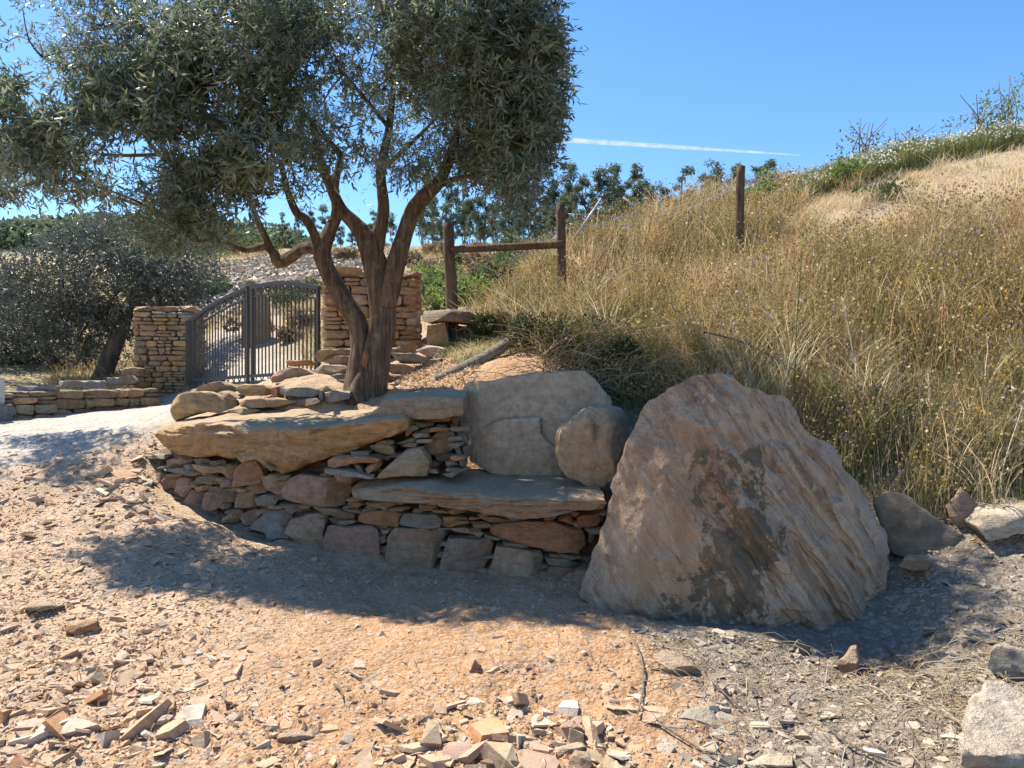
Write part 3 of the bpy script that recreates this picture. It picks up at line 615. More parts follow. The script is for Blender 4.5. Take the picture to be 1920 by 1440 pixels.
# ------------------------------------------------------------------ single rocks on the right and in the rubble
LAND = []
def rock(name, poly, Y, thick, colr, label, cat='rock', D=None, mat='rock', **kw):
    sd[0] += 1
    k = dict(nang=40, nr=9, edge=min(0.06, thick * 0.3), m=5.5, amp=0.018, freq=7, jag=4, seed=sd[0], nside=5, cut=(9, 0.09, 0.4), sharp=24)
    k.update(kw)
    if D is None:
        c = np.array(poly).mean(0); D = W(c[0], c[1], 1.0) - np.array([0, 0, CZ])
    cc_ = np.array(poly).mean(0); yc = Y(cc_[:1], cc_[1:2])[0] if callable(Y) else Y; LAND.append(((cc_[0] - 960) / F * yc, yc, label))
    me = rock_mesh(name, poly, Y, thick, D=D, **k)
    v = np.empty(len(me.vertices) * 3, np.float32); me.vertices.foreach_get('co', v); v = v.reshape(-1, 3); gap = (v[:, 2] - height(v[:, 0], v[:, 1])).min()
    if gap > -0.03: v[:, 2] -= gap + 0.03; me.vertices.foreach_set('co', v.ravel()); me.update()
    return put(name, me, M[mat], color=pc(colr, 0.04), label=label, cat=cat)
def tilt(Y0, p0, ax, ay): return lambda a, b: Y0 + (np.asarray(a, float) - p0[0]) * ax + (np.asarray(b, float) - p0[1]) * ay
rock('rock', z7((1255,190),(1320,135),(1380,150),(1500,235),(1600,300),(1700,360),(1720,420),(1700,470),(1500,460),(1350,420),(1290,330)), tilt(4.9, (1740, 1000), 0.0003, -0.0016), 0.35, 'dark', 'dark wedge of rock in shade beside the giant boulder')
rock('rock', z7((1580,200),(1640,130),(1690,170),(1760,260),(1740,300),(1640,300),(1600,260)), tilt(5.0, (1810, 950), 0.001, -0.002), 0.3, 'pink', 'pinkish upright rock at the foot of the dry grass')
rock('rock', z7((1745,310),(1790,250),(1900,220),(2010,210),(2020,330),(1900,350),(1800,370)), tilt(4.75, (1890, 990), 0, -0.003), 0.4, 'pale', 'pale rounded rock cut by the frame edge under the grass', D=(0, 1, 0.1))
rock('rock', z7((1365,470),(1400,420),(1470,420),(1510,450),(1500,490),(1420,500)), 4.6, 0.22, 'olive', 'small olive grey rock below the dark wedge rock')
rock('rock', z7((1770,850),(1800,810),(1920,830),(2050,850),(2060,1010),(1920,990),(1780,960)), tilt(3.55, (1890, 1240), 0.0006, -0.0015), 0.4, 'grey', 'grey rock in shade above the large pinkish corner rock')
rock('rock', z7((1640,1180),(1680,1050),(1760,980),(1830,975),(1920,1010),(2120,1080),(2200,1420),(1650,1420),(1630,1360)), tilt(2.75, (1850, 1390), 0.0005, -0.0034), 0.6, 'pale', 'large pinkish white rock filling the lower corner', nang=120, nr=26, amp=0.03, mat='rock')
rock('slab_stone', z7((300,880),(330,835),(400,850),(500,930),(505,960),(440,1010),(400,1000),(320,930)), tilt(3.62, (1270, 1260), 0, -0.0026), 0.2, 'tan', 'tan block stone half sunlit in the rubble below the giant boulder', cat='stone', m=5)
rock('slab_stone', z7((385,1150),(450,1110),(500,1085),(560,1110),(635,1170),(620,1240),(540,1200),(450,1185)), tilt(3.2, (1320, 1350), 0, -0.003), 0.22, 'grey', 'grey rectangular block stone lying in the sunlit rubble', cat='stone', m=5)
rock('slab_stone', z7((1100,900),(1150,830),(1190,820),(1200,880),(1180,950),(1130,950)), tilt(3.9, (1590, 1240), 0, -0.002), 0.2, 'tan', 'ribbed tan stone standing in the chips before the giant boulder', cat='stone')
rock('slab_stone', z7((1140,790),(1160,760),(1185,760),(1190,800),(1160,820)), 4.05, 0.1, 'orange', 'small orange stone perched at the foot of the giant boulder', cat='stone')
rock('slab_stone', z7((900,830),(930,795),(980,825),(970,860),(920,865)), 4.1, 0.12, 'olive', 'squarish olive stone at the foot of the giant boulder', cat='stone')
rock('slab_stone', z7((295,1260),(330,1195),(400,1230),(430,1300),(420,1380),(320,1340)), tilt(3.0, (1255, 1410), 0, -0.004), 0.08, 'pale', 'flat pale slate lying between brown stones and grey rubble', cat='stone', m=5)
rock('slab_stone', z7((1000,1150),(1080,1190),(1160,1180),(1200,1150),(1080,1200),(1075,1240),(1010,1220)), tilt(3.25, (1570, 1370), 0, -0.003), 0.1, 'pale', 'split white slate in the straw littered rubble', cat='stone', m=5)
rock('slab_stone', z7((700,1330),(800,1295),(900,1300),(905,1350),(720,1365)), tilt(2.85, (1440, 1430), 0, -0.005), 0.1, 'pale', 'broad white slate at the lower edge of the rubble', cat='stone', m=5)
rock('slab_stone', z8((330,1150),(400,1105),(470,1110),(520,1160),(440,1190),(335,1185)), tilt(3.4, (170, 1325), 0, -0.005), 0.2, 'pale', 'pale pink block stone on the dirt among tan chips', cat='stone', m=4.5)
rock('slab_stone', z8((800,1350),(800,1290),(850,1240),(920,1245),(970,1280),(930,1330),(850,1360)), tilt(3.05, (355, 1385), 0, -0.003), 0.2, 'dark', 'dark brown lumpy stone on the sunlit dirt', cat='stone')
rock('slab_stone', z8((1265,1330),(1300,1275),(1400,1250),(1465,1275),(1440,1330),(1360,1355)), tilt(3.05, (550, 1385), 0, -0.004), 0.22, 'tan', 'thick flat brown stone alone on open dirt', cat='stone', m=4.5)
rock('slab_stone', z8((105,685),(130,640),(240,640),(260,665),(180,690)), tilt(4.35, (75, 1130), 0, -0.006), 0.2, 'tan', 'long flat tan stone on the pale dirt near the frame edge', cat='stone', m=4.5)
rock('slab_stone', z8((300,780),(310,740),(370,735),(400,720),(465,705),(460,760),(400,785),(340,790)), tilt(4.1, (155, 1165), 0, -0.003), 0.15, 'orange', 'broken orange stone with a slanting piece on top', cat='stone')
rock('slab_stone', z8((700,1220),(740,1205),(785,1245),(780,1300),(735,1290)), tilt(3.2, (300, 1365), 0, -0.003), 0.12, 'orange', 'reddish cube stone beside the dark lumpy stone', cat='stone', m=5)
rock('slab_stone', z9((920,380),(950,345),(1010,350),(1015,385),(970,405)), 3.95, 0.14, 'pale', 'pale rounded stone on the shadow edge in the middle', cat='stone')
rock('slab_stone', z9((800,560),(830,490),(860,520),(860,560),(820,570)), 3.55, 0.1, 'pink', 'upright pink stone shard on smooth dirt', cat='stone')
rock('slab_stone', z9((420,800),(440,765),(520,750),(600,755),(612,790),(560,830),(450,825)), tilt(3.3, (785, 1335), 0, -0.003), 0.16, 'orange', 'rounded brown stone at the edge of the brown stone spread', cat='stone')
rock('slab_stone', z9((590,720),(680,710),(710,800),(640,830),(610,800)), tilt(3.3, (830, 1330), 0, -0.004), 0.05, 'tan', 'thin tan slate leaning by the rounded brown stone', cat='stone', m=5)
rock('slab_stone', z9((1115,870),(1130,800),(1230,805),(1255,845),(1240,880)), tilt(3.2, (1000, 1350), 0, -0.003), 0.14, 'orange', 'brown block stone in the thick of the stone spread', cat='stone', m=4.5)
rock('slab_stone', z9((1335,860),(1380,800),(1430,840),(1475,890),(1440,915)), tilt(3.1, (1075, 1355), 0, -0.003), 0.12, 'tan', 'split tan stone pointing up from the stone spread', cat='stone', m=4.5)
rock('slab_stone', z9((1300,1050),(1340,1000),(1450,965),(1480,990),(1400,1030),(1320,1065)), tilt(2.95, (1070, 1410), 0, -0.003), 0.14, 'pale', 'long light stone at the lower edge of the stone spread', cat='stone', m=4.5)
rock('slab_stone', z9((1390,1090),(1420,1020),(1500,1030),(1530,1080),(1510,1140),(1400,1140)), tilt(2.82, (1090, 1430), 0, -0.003), 0.16, 'tan', 'square tan stone cut by the lower frame edge', cat='stone', m=5)

# ------------------------------------------------------------------ terrace wall round the tree
terr = thing('terrace_wall', 'low dry stone terrace wall curving round the olive trunk', 'stone wall', (-2.0, 7.1, 1.2))
def ts(poly, colr, Y, thick=0.35, **kw): bstone(poly, colr, 0, Y=Y, thick=thick, parent=terr, edge=kw.pop('edge', 0.07), m=kw.pop('m', 3.2), **kw)
for p, c, Y in [(((215,310),(250,250),(350,210),(480,205),(600,240),(690,280),(700,310),(620,350),(450,365),(300,410),(250,430),(235,370)), 'yellow', 6.75), (((345,200),(480,160),(600,135),(680,170),(705,210),(600,218),(450,206)), 'tan', 7.0), (((565,205),(640,210),(730,250),(700,268),(620,250)), 'tan', 6.85),
             (((695,170),(760,150),(920,160),(948,190),(930,238),(750,244),(705,205)), 'yellow', 6.95), (((955,178),(1010,173),(1016,258),(960,253)), 'orange', 6.92), (((1015,180),(1300,185),(1330,220),(1280,252),(1090,248),(1030,225)), 'grey', 6.9),
             (((712,290),(800,262),(1000,250),(1160,285),(1060,325),(760,325)), 'tan', 6.8), (((630,345),(750,320),(880,345),(780,368),(640,368)), 'tan', 6.7), (((1115,262),(1300,255),(1330,285),(1250,312),(1120,300)), 'dark', 6.85), (((1320,200),(1345,195),(1340,280),(1310,285)), 'grey', 6.88),
             (((1340,215),(1450,200),(1540,210),(1540,260),(1380,290),(1340,275)), 'grey', 6.9), (((1290,180),(1380,165),(1430,200),(1350,215)), 'tan', 7.05),
             (((945,115),(990,60),(1100,20),(1200,38),(1300,85),(1260,135),(1150,142),(960,150)), 'tan', 7.5), (((950,152),(1150,148),(1245,180),(1180,188),(960,168)), 'orange', 7.4), (((1240,150),(1290,110),(1380,118),(1375,160),(1290,192),(1240,180)), 'pale', 7.4),
             (((1270,60),(1340,0),(1400,5),(1360,60),(1340,110),(1290,100)), 'pale', 7.65), (((1345,62),(1400,12),(1560,28),(1575,70),(1400,102),(1345,102)), 'tan', 7.6), (((1380,105),(1460,80),(1575,88),(1570,122),(1400,128)), 'grey', 7.5), (((1385,152),(1450,122),(1570,120),(1560,185),(1400,190)), 'grey', 7.4)]: ts(z2(*p), c, Y)
for p, c, Y in [(((905,750),(1040,755),(1040,780),(920,785)), 'orange', 7.9), (((1055,730),(1080,700),(1250,690),(1265,720),(1140,730),(1080,765)), 'tan', 7.9), (((1125,745),(1160,725),(1260,740),(1265,775),(1130,770)), 'tan', 7.8),
             (((1440,715),(1560,715),(1640,735),(1630,770),(1500,770)), 'grey', 7.9), (((1430,770),(1540,775),(1590,790),(1570,830),(1440,820)), 'tan', 7.75), (((1580,700),(1650,675),(1740,690),(1735,730),(1640,735)), 'pale', 8.3), (((1500,670),(1590,665),(1600,700),(1490,710)), 'orange', 8.6),
             (((1440,690),(1500,680),(1520,710),(1450,712)), 'orange', 8.5), (((1600,790),(1650,745),(1720,740),(1660,790),(1610,810)), 'tan', 8.0), (((1420,820),(1500,830),(1530,870),(1430,880)), 'dark', 7.5), (((1420,880),(1520,870),(1560,900),(1470,915)), 'dark', 7.35)]: ts(z1(*p), c, Y)

# ------------------------------------------------------------------ masonry pillars, pier and low wall
def unit_stone(seed):
    rs = np.random.default_rng(seed); nu, nv = 9, 5; V = [(0, -0.5, 0)]
    n = 3.6
    for j in range(1, nv):
        ph = math.pi * j / nv
        for i in range(nu):
            th = 2 * math.pi * (i + 0.5 * (j % 2) * 0) / nu + 0.2
            f = lambda x: math.copysign(abs(x) ** (2 / n), x)
            V.append((0.5 * f(math.cos(th)) * f(math.sin(ph)), -0.5 * f(math.cos(ph)), 0.5 * f(math.sin(th)) * f(math.sin(ph))))
    V.append((0, 0.5, 0)); V = np.array(V); V = V + rs.uniform(-0.07, 0.07, V.shape)
    V[:, 0] *= 1 + 0.25 * V[:, 2] * rs.uniform(-1, 1); V[:, 2] += V[:, 0] * rs.uniform(-0.12, 0.12)
    T = []
    j = np.arange(nu); jn = (j + 1) % nu
    T.append(np.stack([np.zeros(nu, int), 1 + jn, 1 + j], -1)); Q = []
    for k in range(nv - 2): a = 1 + k * nu; Q.append(np.stack([a + j, a + jn, a + nu + jn, a + nu + j], -1))
    a = 1 + (nv - 2) * nu; T.append(np.stack([a + j, a + jn, np.full(nu, len(V) - 1)], -1))
    return npmesh('stone', V, [np.concatenate(T), np.concatenate(Q)], smooth=False)
UNIT = [unit_stone(k) for k in range(14)]
for u in UNIT: u.materials.append(M['pillar_rock'])
def stone_at(parent, c, sx, sy, sz, ang, colr, roll=0.0, name='stone'):
    o = bpy.data.objects.new(name, rnd.choice(UNIT)); C.objects.link(o)
    o.parent = parent; o.matrix_parent_inverse = Matrix.Translation(-parent.location)
    o.location = c; o.scale = (sx, sy, sz); o.rotation_euler = (0, roll, ang); o.color = (*pc(colr), 1)
    return o
def face(parent, p0, p1, z0, z1_, hmin, hmax, wmin, wmax, pal, z0b=None, count=None):
    """random courses between two plan points"""
    p0 = np.array(p0, float); p1 = np.array(p1, float); L = np.linalg.norm(p1 - p0); d = (p1 - p0) / L; ang = math.atan2(d[1], d[0])
    nrm = np.array([d[1], -d[0]])
    z = z0
    while z < z1_ - 0.02:
        hc = min(rnd.uniform(hmin, hmax), z1_ - z); u = rnd.uniform(-0.06, 0)
        if z1_ - z - hc < hmin * 0.6: hc = z1_ - z
        while u < L - 0.01:
            wd = rnd.uniform(wmin, wmax) * (0.7 if rnd.random() < 0.25 else 1)
            if u + wd > L - wmin * 0.6: wd = L - u
            wd = max(wd, 0.04)
            parts = [(z, hc)] if (rnd.random() < 0.62 or hc < 0.07) else [(z, hc * 0.5), (z + hc * 0.5, hc * 0.5)]
            for zz, hh in parts:
                c = p0 + d * (u + wd / 2) - nrm * rnd.uniform(0.03, 0.065)
                stone_at(parent, (c[0], c[1], zz + hh / 2), wd * 1.03, 0.2, hh * 1.04, ang, rnd.choice(pal), rnd.uniform(-0.05, 0.05))
            u += wd
        z += hc
def core_box(parent, pts, z0, z1_, name='mortar_core'):
    V = [(x, y, z0) for x, y in pts] + [(x, y, z1_) for x, y in pts]
    put(name, npmesh(name, V, [np.array([[0, 1, 2, 3], [4, 5, 6, 7], [0, 1, 5, 4], [1, 2, 6, 5], [2, 3, 7, 6], [3, 0, 4, 7]])]), M['earth'], parent)
def pillar(label, cpt, ang, wd, dp, z0, z1_, pal, caps, hm=(0.05, 0.13), wm=(0.1, 0.3)):
    t = thing('stone_pillar', label, 'gate pillar', (cpt[0], cpt[1], z0), 'dry stone pillars of the iron gate')
    ca, sa = math.cos(ang), math.sin(ang)
    q = lambda u, v: (cpt[0] + u * ca - v * sa, cpt[1] + u * sa + v * ca)
    c4 = [q(-wd / 2, -dp / 2), q(wd / 2, -dp / 2), q(wd / 2, dp / 2), q(-wd / 2, dp / 2)]
    i4 = [q(a * (wd / 2 - 0.07), b * (dp / 2 - 0.07)) for a, b in ((-1, -1), (1, -1), (1, 1), (-1, 1))]
    core_box(t, i4, z0, z1_ - 0.02)
    face(t, c4[0], c4[1], z0, z1_, *hm, *wm, pal); face(t, c4[3], c4[0], z0, z1_, *hm, *wm, pal); face(t, c4[1], c4[2], z0, z1_, *hm, *wm, pal)
    for u, wdt, hh, v in caps:
        p = q(u * wd, v)
        o = stone_at(t, (p[0], p[1], z1_ + hh / 2 - 0.01), wdt * wd, dp * 1.12, hh, ang + rnd.uniform(-0.04, 0.04), 'pale' if rnd.random() < 0.3 else 'tan', rnd.uniform(-0.03, 0.06), 'cap_stone')
    return t
warmp = ['tan', 'yellow', 'yellow', 'tan', 'pale', 'orange', 'tan']  # warm tones put the ground's bounce light into the pillar stones
coldp = ['tan', 'grey', 'olive', 'tan', 'yellow', 'pink', 'grey']
pl = W(304, 600, 12.3); pr = W(688, 560, 9.6)
pillar('shaded grey stone gate pillar left of the iron gate beside the low wall', (pl[0], pl[1] + 0.3), 0.12, 0.86, 0.75, 1.1, 2.68, coldp, [(-0.38, 0.42, 0.11, 0), (0.05, 0.6, 0.12, 0.02), (0.42, 0.34, 0.13, 0)])
pillar('warm tan stone gate pillar right behind the olive trunk', (pr[0], pr[1] + 0.4), 0.16, 1.16, 0.8, 1.4, 2.86, warmp, [(-0.3, 0.52, 0.16, 0), (0.18, 0.5, 0.15, 0.01), (0.44, 0.26, 0.14, 0)], (0.06, 0.17), (0.1, 0.32))

lw_ = thing('low_wall', 'low grey dry stone wall along the far side of the drive', 'stone wall', (-6.2, 10.8, 1.1))
pA, pB, pC = np.array([-8.6, 7.9]), np.array([-6.55, 9.85]), np.array([-5.55, 11.75])
for a, b in ((pA, pB), (pB, pC)):
    za = gh(a[0], a[1]) - 0.1; zb = gh(b[0], b[1]) - 0.1
    n = 4
    for k in range(n):
        q0 = a + (b - a) * k / n; q1 = a + (b - a) * (k + 1) / n
        g = min(gh(*q0), gh(*q1)) - 0.08; top = np.interp((k + 0.5) / n, [0, 1], [1.40, 1.44]) if a is pB else 1.38
        face(lw_, q0, q1, g, top, 0.09, 0.17, 0.2, 0.45, ['grey', 'dark', 'olive', 'grey', 'tan'])  # darker stone palette, the wall's shade put into its colours
        d = (q1 - q0) / np.linalg.norm(q1 - q0); nn = np.array([d[1], -d[0]])
        core_box(lw_, [tuple(q0 - nn * 0.06), tuple(q1 - nn * 0.06), tuple(q1 - nn * 0.4), tuple(q0 - nn * 0.4)], g, top - 0.01, 'earth_core')
for k, (px, ww, Y, py) in enumerate([(62, 84, 10.25, 729), (150, 88, 10.95, 719), (222, 52, 11.5, 712)]):
    q = W(px, py, Y); bstone([(px - ww / 2, py - 5), (px + ww / 2, py - 6), (px + ww / 2 + 2, py + 5), (px - ww / 2, py + 6)], 'grey', 0, Y=Y - 0.1, thick=0.45, parent=lw_, mat='slate' if k == 0 else 'rock', name='coping_slab', jag=0.5, m=5, edge=0.04, D=(-0.4, 1, 0))
for poly, Y in (([(212, 712), (222, 705), (240, 703), (252, 715), (240, 722), (215, 722)], 11.4), ([(217, 693), (230, 688), (256, 690), (258, 704), (228, 706)], 11.6)):
    bstone(poly, 'olive', 0, Y=Y, thick=0.35, parent=lw_, m=3)

pier = thing('stone_pier', 'shaded pier of stacked blocks beside the wooden fence post', 'stone pier', (-0.9, 8.7, 1.7))
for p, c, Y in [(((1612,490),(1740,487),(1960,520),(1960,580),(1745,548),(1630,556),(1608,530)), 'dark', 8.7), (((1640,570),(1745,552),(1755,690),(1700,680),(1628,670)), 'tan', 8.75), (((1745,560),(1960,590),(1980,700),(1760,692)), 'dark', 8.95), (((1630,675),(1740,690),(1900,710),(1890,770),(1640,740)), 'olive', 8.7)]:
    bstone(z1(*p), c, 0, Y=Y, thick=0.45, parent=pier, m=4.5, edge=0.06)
q = W(5, 725, 9.6)
gp = thing('grey_post', 'pale rendered grey post cut by the frame edge at the low wall', 'post', (q[0] - 0.1, q[1], 1.0))
def box_mesh(name, c, s, rz=0.0, bev=0.01):
    bm = bmesh.new(); bmesh.ops.create_cube(bm, size=1.0)
    bmesh.ops.scale(bm, vec=s, verts=bm.verts)
    if bev: bmesh.ops.bevel(bm, geom=bm.edges[:] , offset=bev, segments=1, affect='EDGES', profile=0.5)
    bmesh.ops.rotate(bm, cent=(0, 0, 0), matrix=Matrix.Rotation(rz, 3, 'Z'), verts=bm.verts)
    bmesh.ops.translate(bm, vec=c, verts=bm.verts)
    me = bpy.data.meshes.new(name); bm.to_mesh(me); bm.free(); return me
put('shaft', box_mesh('shaft', (q[0] - 0.15, q[1], 1.28), (0.22, 0.22, 0.62)), M['render'], gp)
put('base_block', box_mesh('base_block', (q[0] - 0.11, q[1], 1.12), (0.3, 0.3, 0.24)), M['slate'], gp)

# ------------------------------------------------------------------ tubes
def spline(pts, n):
    p = np.array(pts, float); p = np.concatenate([2 * p[:1] - p[1:2], p, 2 * p[-1:] - p[-2:-1]]); out = []
    m = len(p) - 3
    for t in np.linspace(0, m - 1e-6, n):
        i = int(t); f = t - i; a, b, c, d = p[i:i + 4]
        out.append(0.5 * (2 * b + (c - a) * f + (2 * a - 5 * b + 4 * c - d) * f * f + (3 * b - a - 3 * c + d) * f ** 3))
    return np.array(out)
def tube_arrays(pts, rad, ns=8, lump=0.0, seed=0, lfreq=6):
    p = np.array(pts, float); n = len(p); r = np.interp(np.linspace(0, 1, n), np.linspace(0, 1, len(rad)), rad)
    T = np.gradient(p, axis=0); T /= np.linalg.norm(T, axis=1)[:, None] + 1e-9
    ref = np.array([0.13, 1, 0.1]) if abs(T[0][1]) < 0.8 else np.array([1, 0.1, 0.0])
    V = []
    for i in range(n):
        u = np.cross(T[i], ref); u /= np.linalg.norm(u) + 1e-9; v = np.cross(T[i], u)
        th = np.linspace(0, 2 * np.pi, ns, endpoint=False)
        dirs = np.cos(th)[:, None] * u + np.sin(th)[:, None] * v
        V.append(p[i] + dirs * r[i])
    V = np.concatenate(V)
    if lump:
        ctr = np.repeat(p, ns, 0); d = V - ctr
        f = 1 + lump * fbm(V * np.array([lfreq, lfreq, lfreq * 0.45]), 3, seed) + lump * 0.6 * np.tile(np.cos(np.linspace(0, 2 * np.pi, ns, endpoint=False) * 3 + seed), n)
        V = ctr + d * f[:, None]
    j = np.arange(ns); jn = (j + 1) % ns; Q = [np.stack([k * ns + j, k * ns + jn, (k + 1) * ns + jn, (k + 1) * ns + j], -1) for k in range(n - 1)]
    V = np.concatenate([V, p[:1], p[-1:]]); a = len(V)
    Tt = np.concatenate([np.stack([jn, j, np.full(ns, a - 2)], -1), np.stack([(n - 1) * ns + j, (n - 1) * ns + jn, np.full(ns, a - 1)], -1)])
    return V, np.concatenate(Q), Tt
def tube(name, pts, rad, mat, parent=None, ns=8, n=None, lump=0.0, seed=0, smooth=True, **kw):
    p = spline(pts, n) if n else np.array(pts, float)
    V, Q, T = tube_arrays(p, rad, ns, lump, seed)
    return put(name, npmesh(name, V, [T, Q], smooth=smooth), mat, parent, **kw)
def many_tubes(name, lst, mat, parent=None, ns=4, tint=None, **kw):
    Vs, Qs, Ts, o, tn = [], [], [], 0, []
    for i, (p, r) in enumerate(lst):
        V, Q, T = tube_arrays(p, r, ns); Vs.append(V); Qs.append(Q + o); Ts.append(T + o); o += len(V)
        if tint is not None: tn.append(np.full(len(V), tint[i]))
    return put(name, npmesh(name, np.concatenate(Vs), [np.concatenate(Ts), np.concatenate(Qs)], smooth=True, tint=np.concatenate(tn) if tn else None), mat, parent, **kw)

# ------------------------------------------------------------------ iron gate
g0, g1 = np.array([-5.24, 12.15]), np.array([-2.52, 9.85])
def G(px, py):
    k = (px - 960) / F; d = g1 - g0; s = (k * g0[1] - g0[0]) / (d[0] - k * d[1]); p = g0 + d * s
    return np.array([p[0], p[1], CZ - (py - 720) / F * p[1]])
def zz4(x, y): return G(330 + x / 6.26, 510 + y / 6.26)
gd = (g1 - g0) / np.linalg.norm(g1 - g0); gang = math.atan2(gd[1], gd[0])
def bar_mesh(name, a, b, wd, dp):
    a = np.array(a); b = np.array(b); d = b - a; L = np.linalg.norm(d); d /= L
    n = np.array([-gd[1], gd[0], 0.0]); s = np.cross(d, n); s /= np.linalg.norm(s); V = []
    for e in (a, b):
        for u, v in ((-1, -1), (1, -1), (1, 1), (-1, 1)): V.append(e + s * u * wd / 2 + n * v * dp / 2)
    return npmesh(name, V, [np.array([[0, 3, 2, 1], [4, 5, 6, 7], [0, 1, 5, 4], [1, 2, 6, 5], [2, 3, 7, 6], [3, 0, 4, 7]])])
def rail(name, pts, wd, dp, par, n=14):
    p = spline(pts, n); V = []; nn = np.array([-gd[1], gd[0], 0.0])
    T = np.gradient(p, axis=0); T /= np.linalg.norm(T, axis=1)[:, None]
    for i in range(n):
        s = np.cross(T[i], nn); s /= np.linalg.norm(s)
        for u, v in ((-1, -1), (1, -1), (1, 1), (-1, 1)): V.append(p[i] + s * u * wd / 2 + nn * v * dp / 2)
    j = np.arange(4); jn = (j + 1) % 4
    Q = [np.stack([k * 4 + j, k * 4 + jn, (k + 1) * 4 + jn, (k + 1) * 4 + j], -1) for k in range(n - 1)] + [np.array([[0, 3, 2, 1]]), np.array([[4 * n - 4, 4 * n - 3, 4 * n - 2, 4 * n - 1]])]
    put(name, npmesh(name, V, [np.concatenate(Q)]), M['iron'], par); return p
def scroll_pts(c, size, up, flip):
    """wave scroll in the gate plane: an S that ends in a curl"""
    t = np.linspace(0, 1, 16); out = []
    for q in t:
        if q < 0.45:
            f = q / 0.45; u = -0.62 + 0.75 * f; v = -0.5 + 1.0 * f ** 0.7
        else:
            f = (q - 0.45) / 0.55; a = math.pi * (0.5 - 1.9 * f); r = 0.42 * (1 - 0.62 * f); u = 0.13 + 0.3 * f * 0.5 + r * math.cos(a) * 0.9 ; v = 0.08 + r * math.sin(a)
        out.append((u, v))
    return [np.array([c[0] + gd[0] * u * size * flip, c[1] + gd[1] * u * size * flip, c[2] + v * up]) for u, v in out]
def leaf_gate(label, top, low, bot, xl, xr, nb, ns):
    t = thing('metal_gate', label, 'gate', tuple((zz4(xl, 1290) + zz4(xr, 1290)) / 2), 'leaves of the arched iron gate')
    pt = rail('top_rail', [zz4(*p) for p in top], 0.055, 0.05, t); plw = rail('arch_rail', [zz4(*p) for p in low], 0.022, 0.03, t)
    pb = rail('bottom_rail', [zz4(*p) for p in bot], 0.045, 0.04, t); pbb = rail('kick_rail', [zz4(x, y + 70) for x, y in bot], 0.035, 0.04, t)
    sproj = lambda p: (p[..., 0] - g0[0]) * gd[0] + (p[..., 1] - g0[1]) * gd[1]
    sa, sb = sproj(zz4(xl, 700)), sproj(zz4(xr, 700))
    at = lambda path, s: np.interp(s, sproj(path), path[:, 2])
    for s in np.linspace(sa, sb, nb + 2)[1:-1]:
        p = g0 + gd * s
        put('bar', bar_mesh('bar', (p[0], p[1], at(pb, s)), (p[0], p[1], at(plw, s)), 0.016, 0.016), M['iron'], t)
    for s in np.linspace(sa, sb, ns + 2)[1:-1]:
        p = g0 + gd * s; zt, zl = at(pt, s), at(plw, s)
        V, Q, T = tube_arrays(scroll_pts((p[0], p[1], (zt + zl) / 2), (sb - sa) / ns * 0.95, (zt - zl) * 0.8, 1), [0.013, 0.016, 0.01], 5)
        put('scroll', npmesh('scroll', V, [T, Q], smooth=True), M['iron'], t)
    for s in np.linspace(sa, sb, nb // 2 + 2)[1:-1]:
        p = g0 + gd * s; z0_, z1__ = at(pbb, s), at(pb, s); hw = (sb - sa) / nb * 0.8
        arc = [(p[0] + gd[0] * hw * math.cos(a), p[1] + gd[1] * hw * math.cos(a), z0_ + (z1__ - z0_) * math.sin(a)) for a in np.linspace(0, math.pi, 8)]
        V, Q, T = tube_arrays(arc, [0.009, 0.009], 4); put('hoop', npmesh('hoop', V, [T, Q]), M['iron'], t)
    for s in (sa + 0.02, sb - 0.02):
        p = g0 + gd * s
        put('stile', bar_mesh('stile', (p[0], p[1], at(pbb, s) - 0.03), (p[0], p[1], at(pt, s)), 0.042, 0.045), M['iron'], t)
leaf_gate('dark iron gate leaf rising from the shaded stone pillar', [(195, 560), (400, 410), (600, 300), (850, 185)], [(215, 655), (400, 535), (600, 420), (850, 305)], [(200, 1268), (520, 1248), (850, 1224)], 205, 850, 18, 8)
leaf_gate('dark iron gate leaf with flat arch beside the warm stone pillar', [(880, 185), (1050, 150), (1250, 130), (1450, 145), (1680, 185)], [(880, 292), (1100, 265), (1300, 265), (1500, 288), (1680, 318)], [(880, 1222), (1300, 1195), (1680, 1170)], 890, 1680, 17, 8)
gpo = thing('gate_post', 'square dark iron post carrying the gate at the shaded pillar', 'gate post', tuple(zz4(150, 1300)))
a, b = zz4(150, 1330), zz4(150, 590)
put('shaft', box_mesh('shaft', ((a[0]), a[1] + 0.02, (a[2] + b[2]) / 2), (0.085, 0.085, b[2] - a[2]), gang, 0.004), M['iron'], gpo)
put('post_cap', box_mesh('post_cap', (a[0], a[1] + 0.02, b[2] + 0.012), (0.1, 0.1, 0.03), gang, 0.006), M['iron'], gpo)
# slab post and timber behind the gate
bstone([(452, 521), (463, 517), (476, 520), (483, 530), (500, 560), (502, 640), (498, 702), (452, 706), (450, 600)], 'tan', 0, Y=13.6, thick=0.3, parent=None if False else thing('stone_post', 'tall brown stone post standing behind the iron gate', 'stone post', tuple(W(475, 705, 13.6))), name='slab', m=5, edge=0.06)
tube('timber_pole', [W(408, 700, 13.5), W(440, 680, 13.6), W(470, 658, 13.7)], [0.045, 0.04, 0.035], M['grey_wood'], n=8, label='grey timber pole propped slanting behind the iron gate', cat='pole')

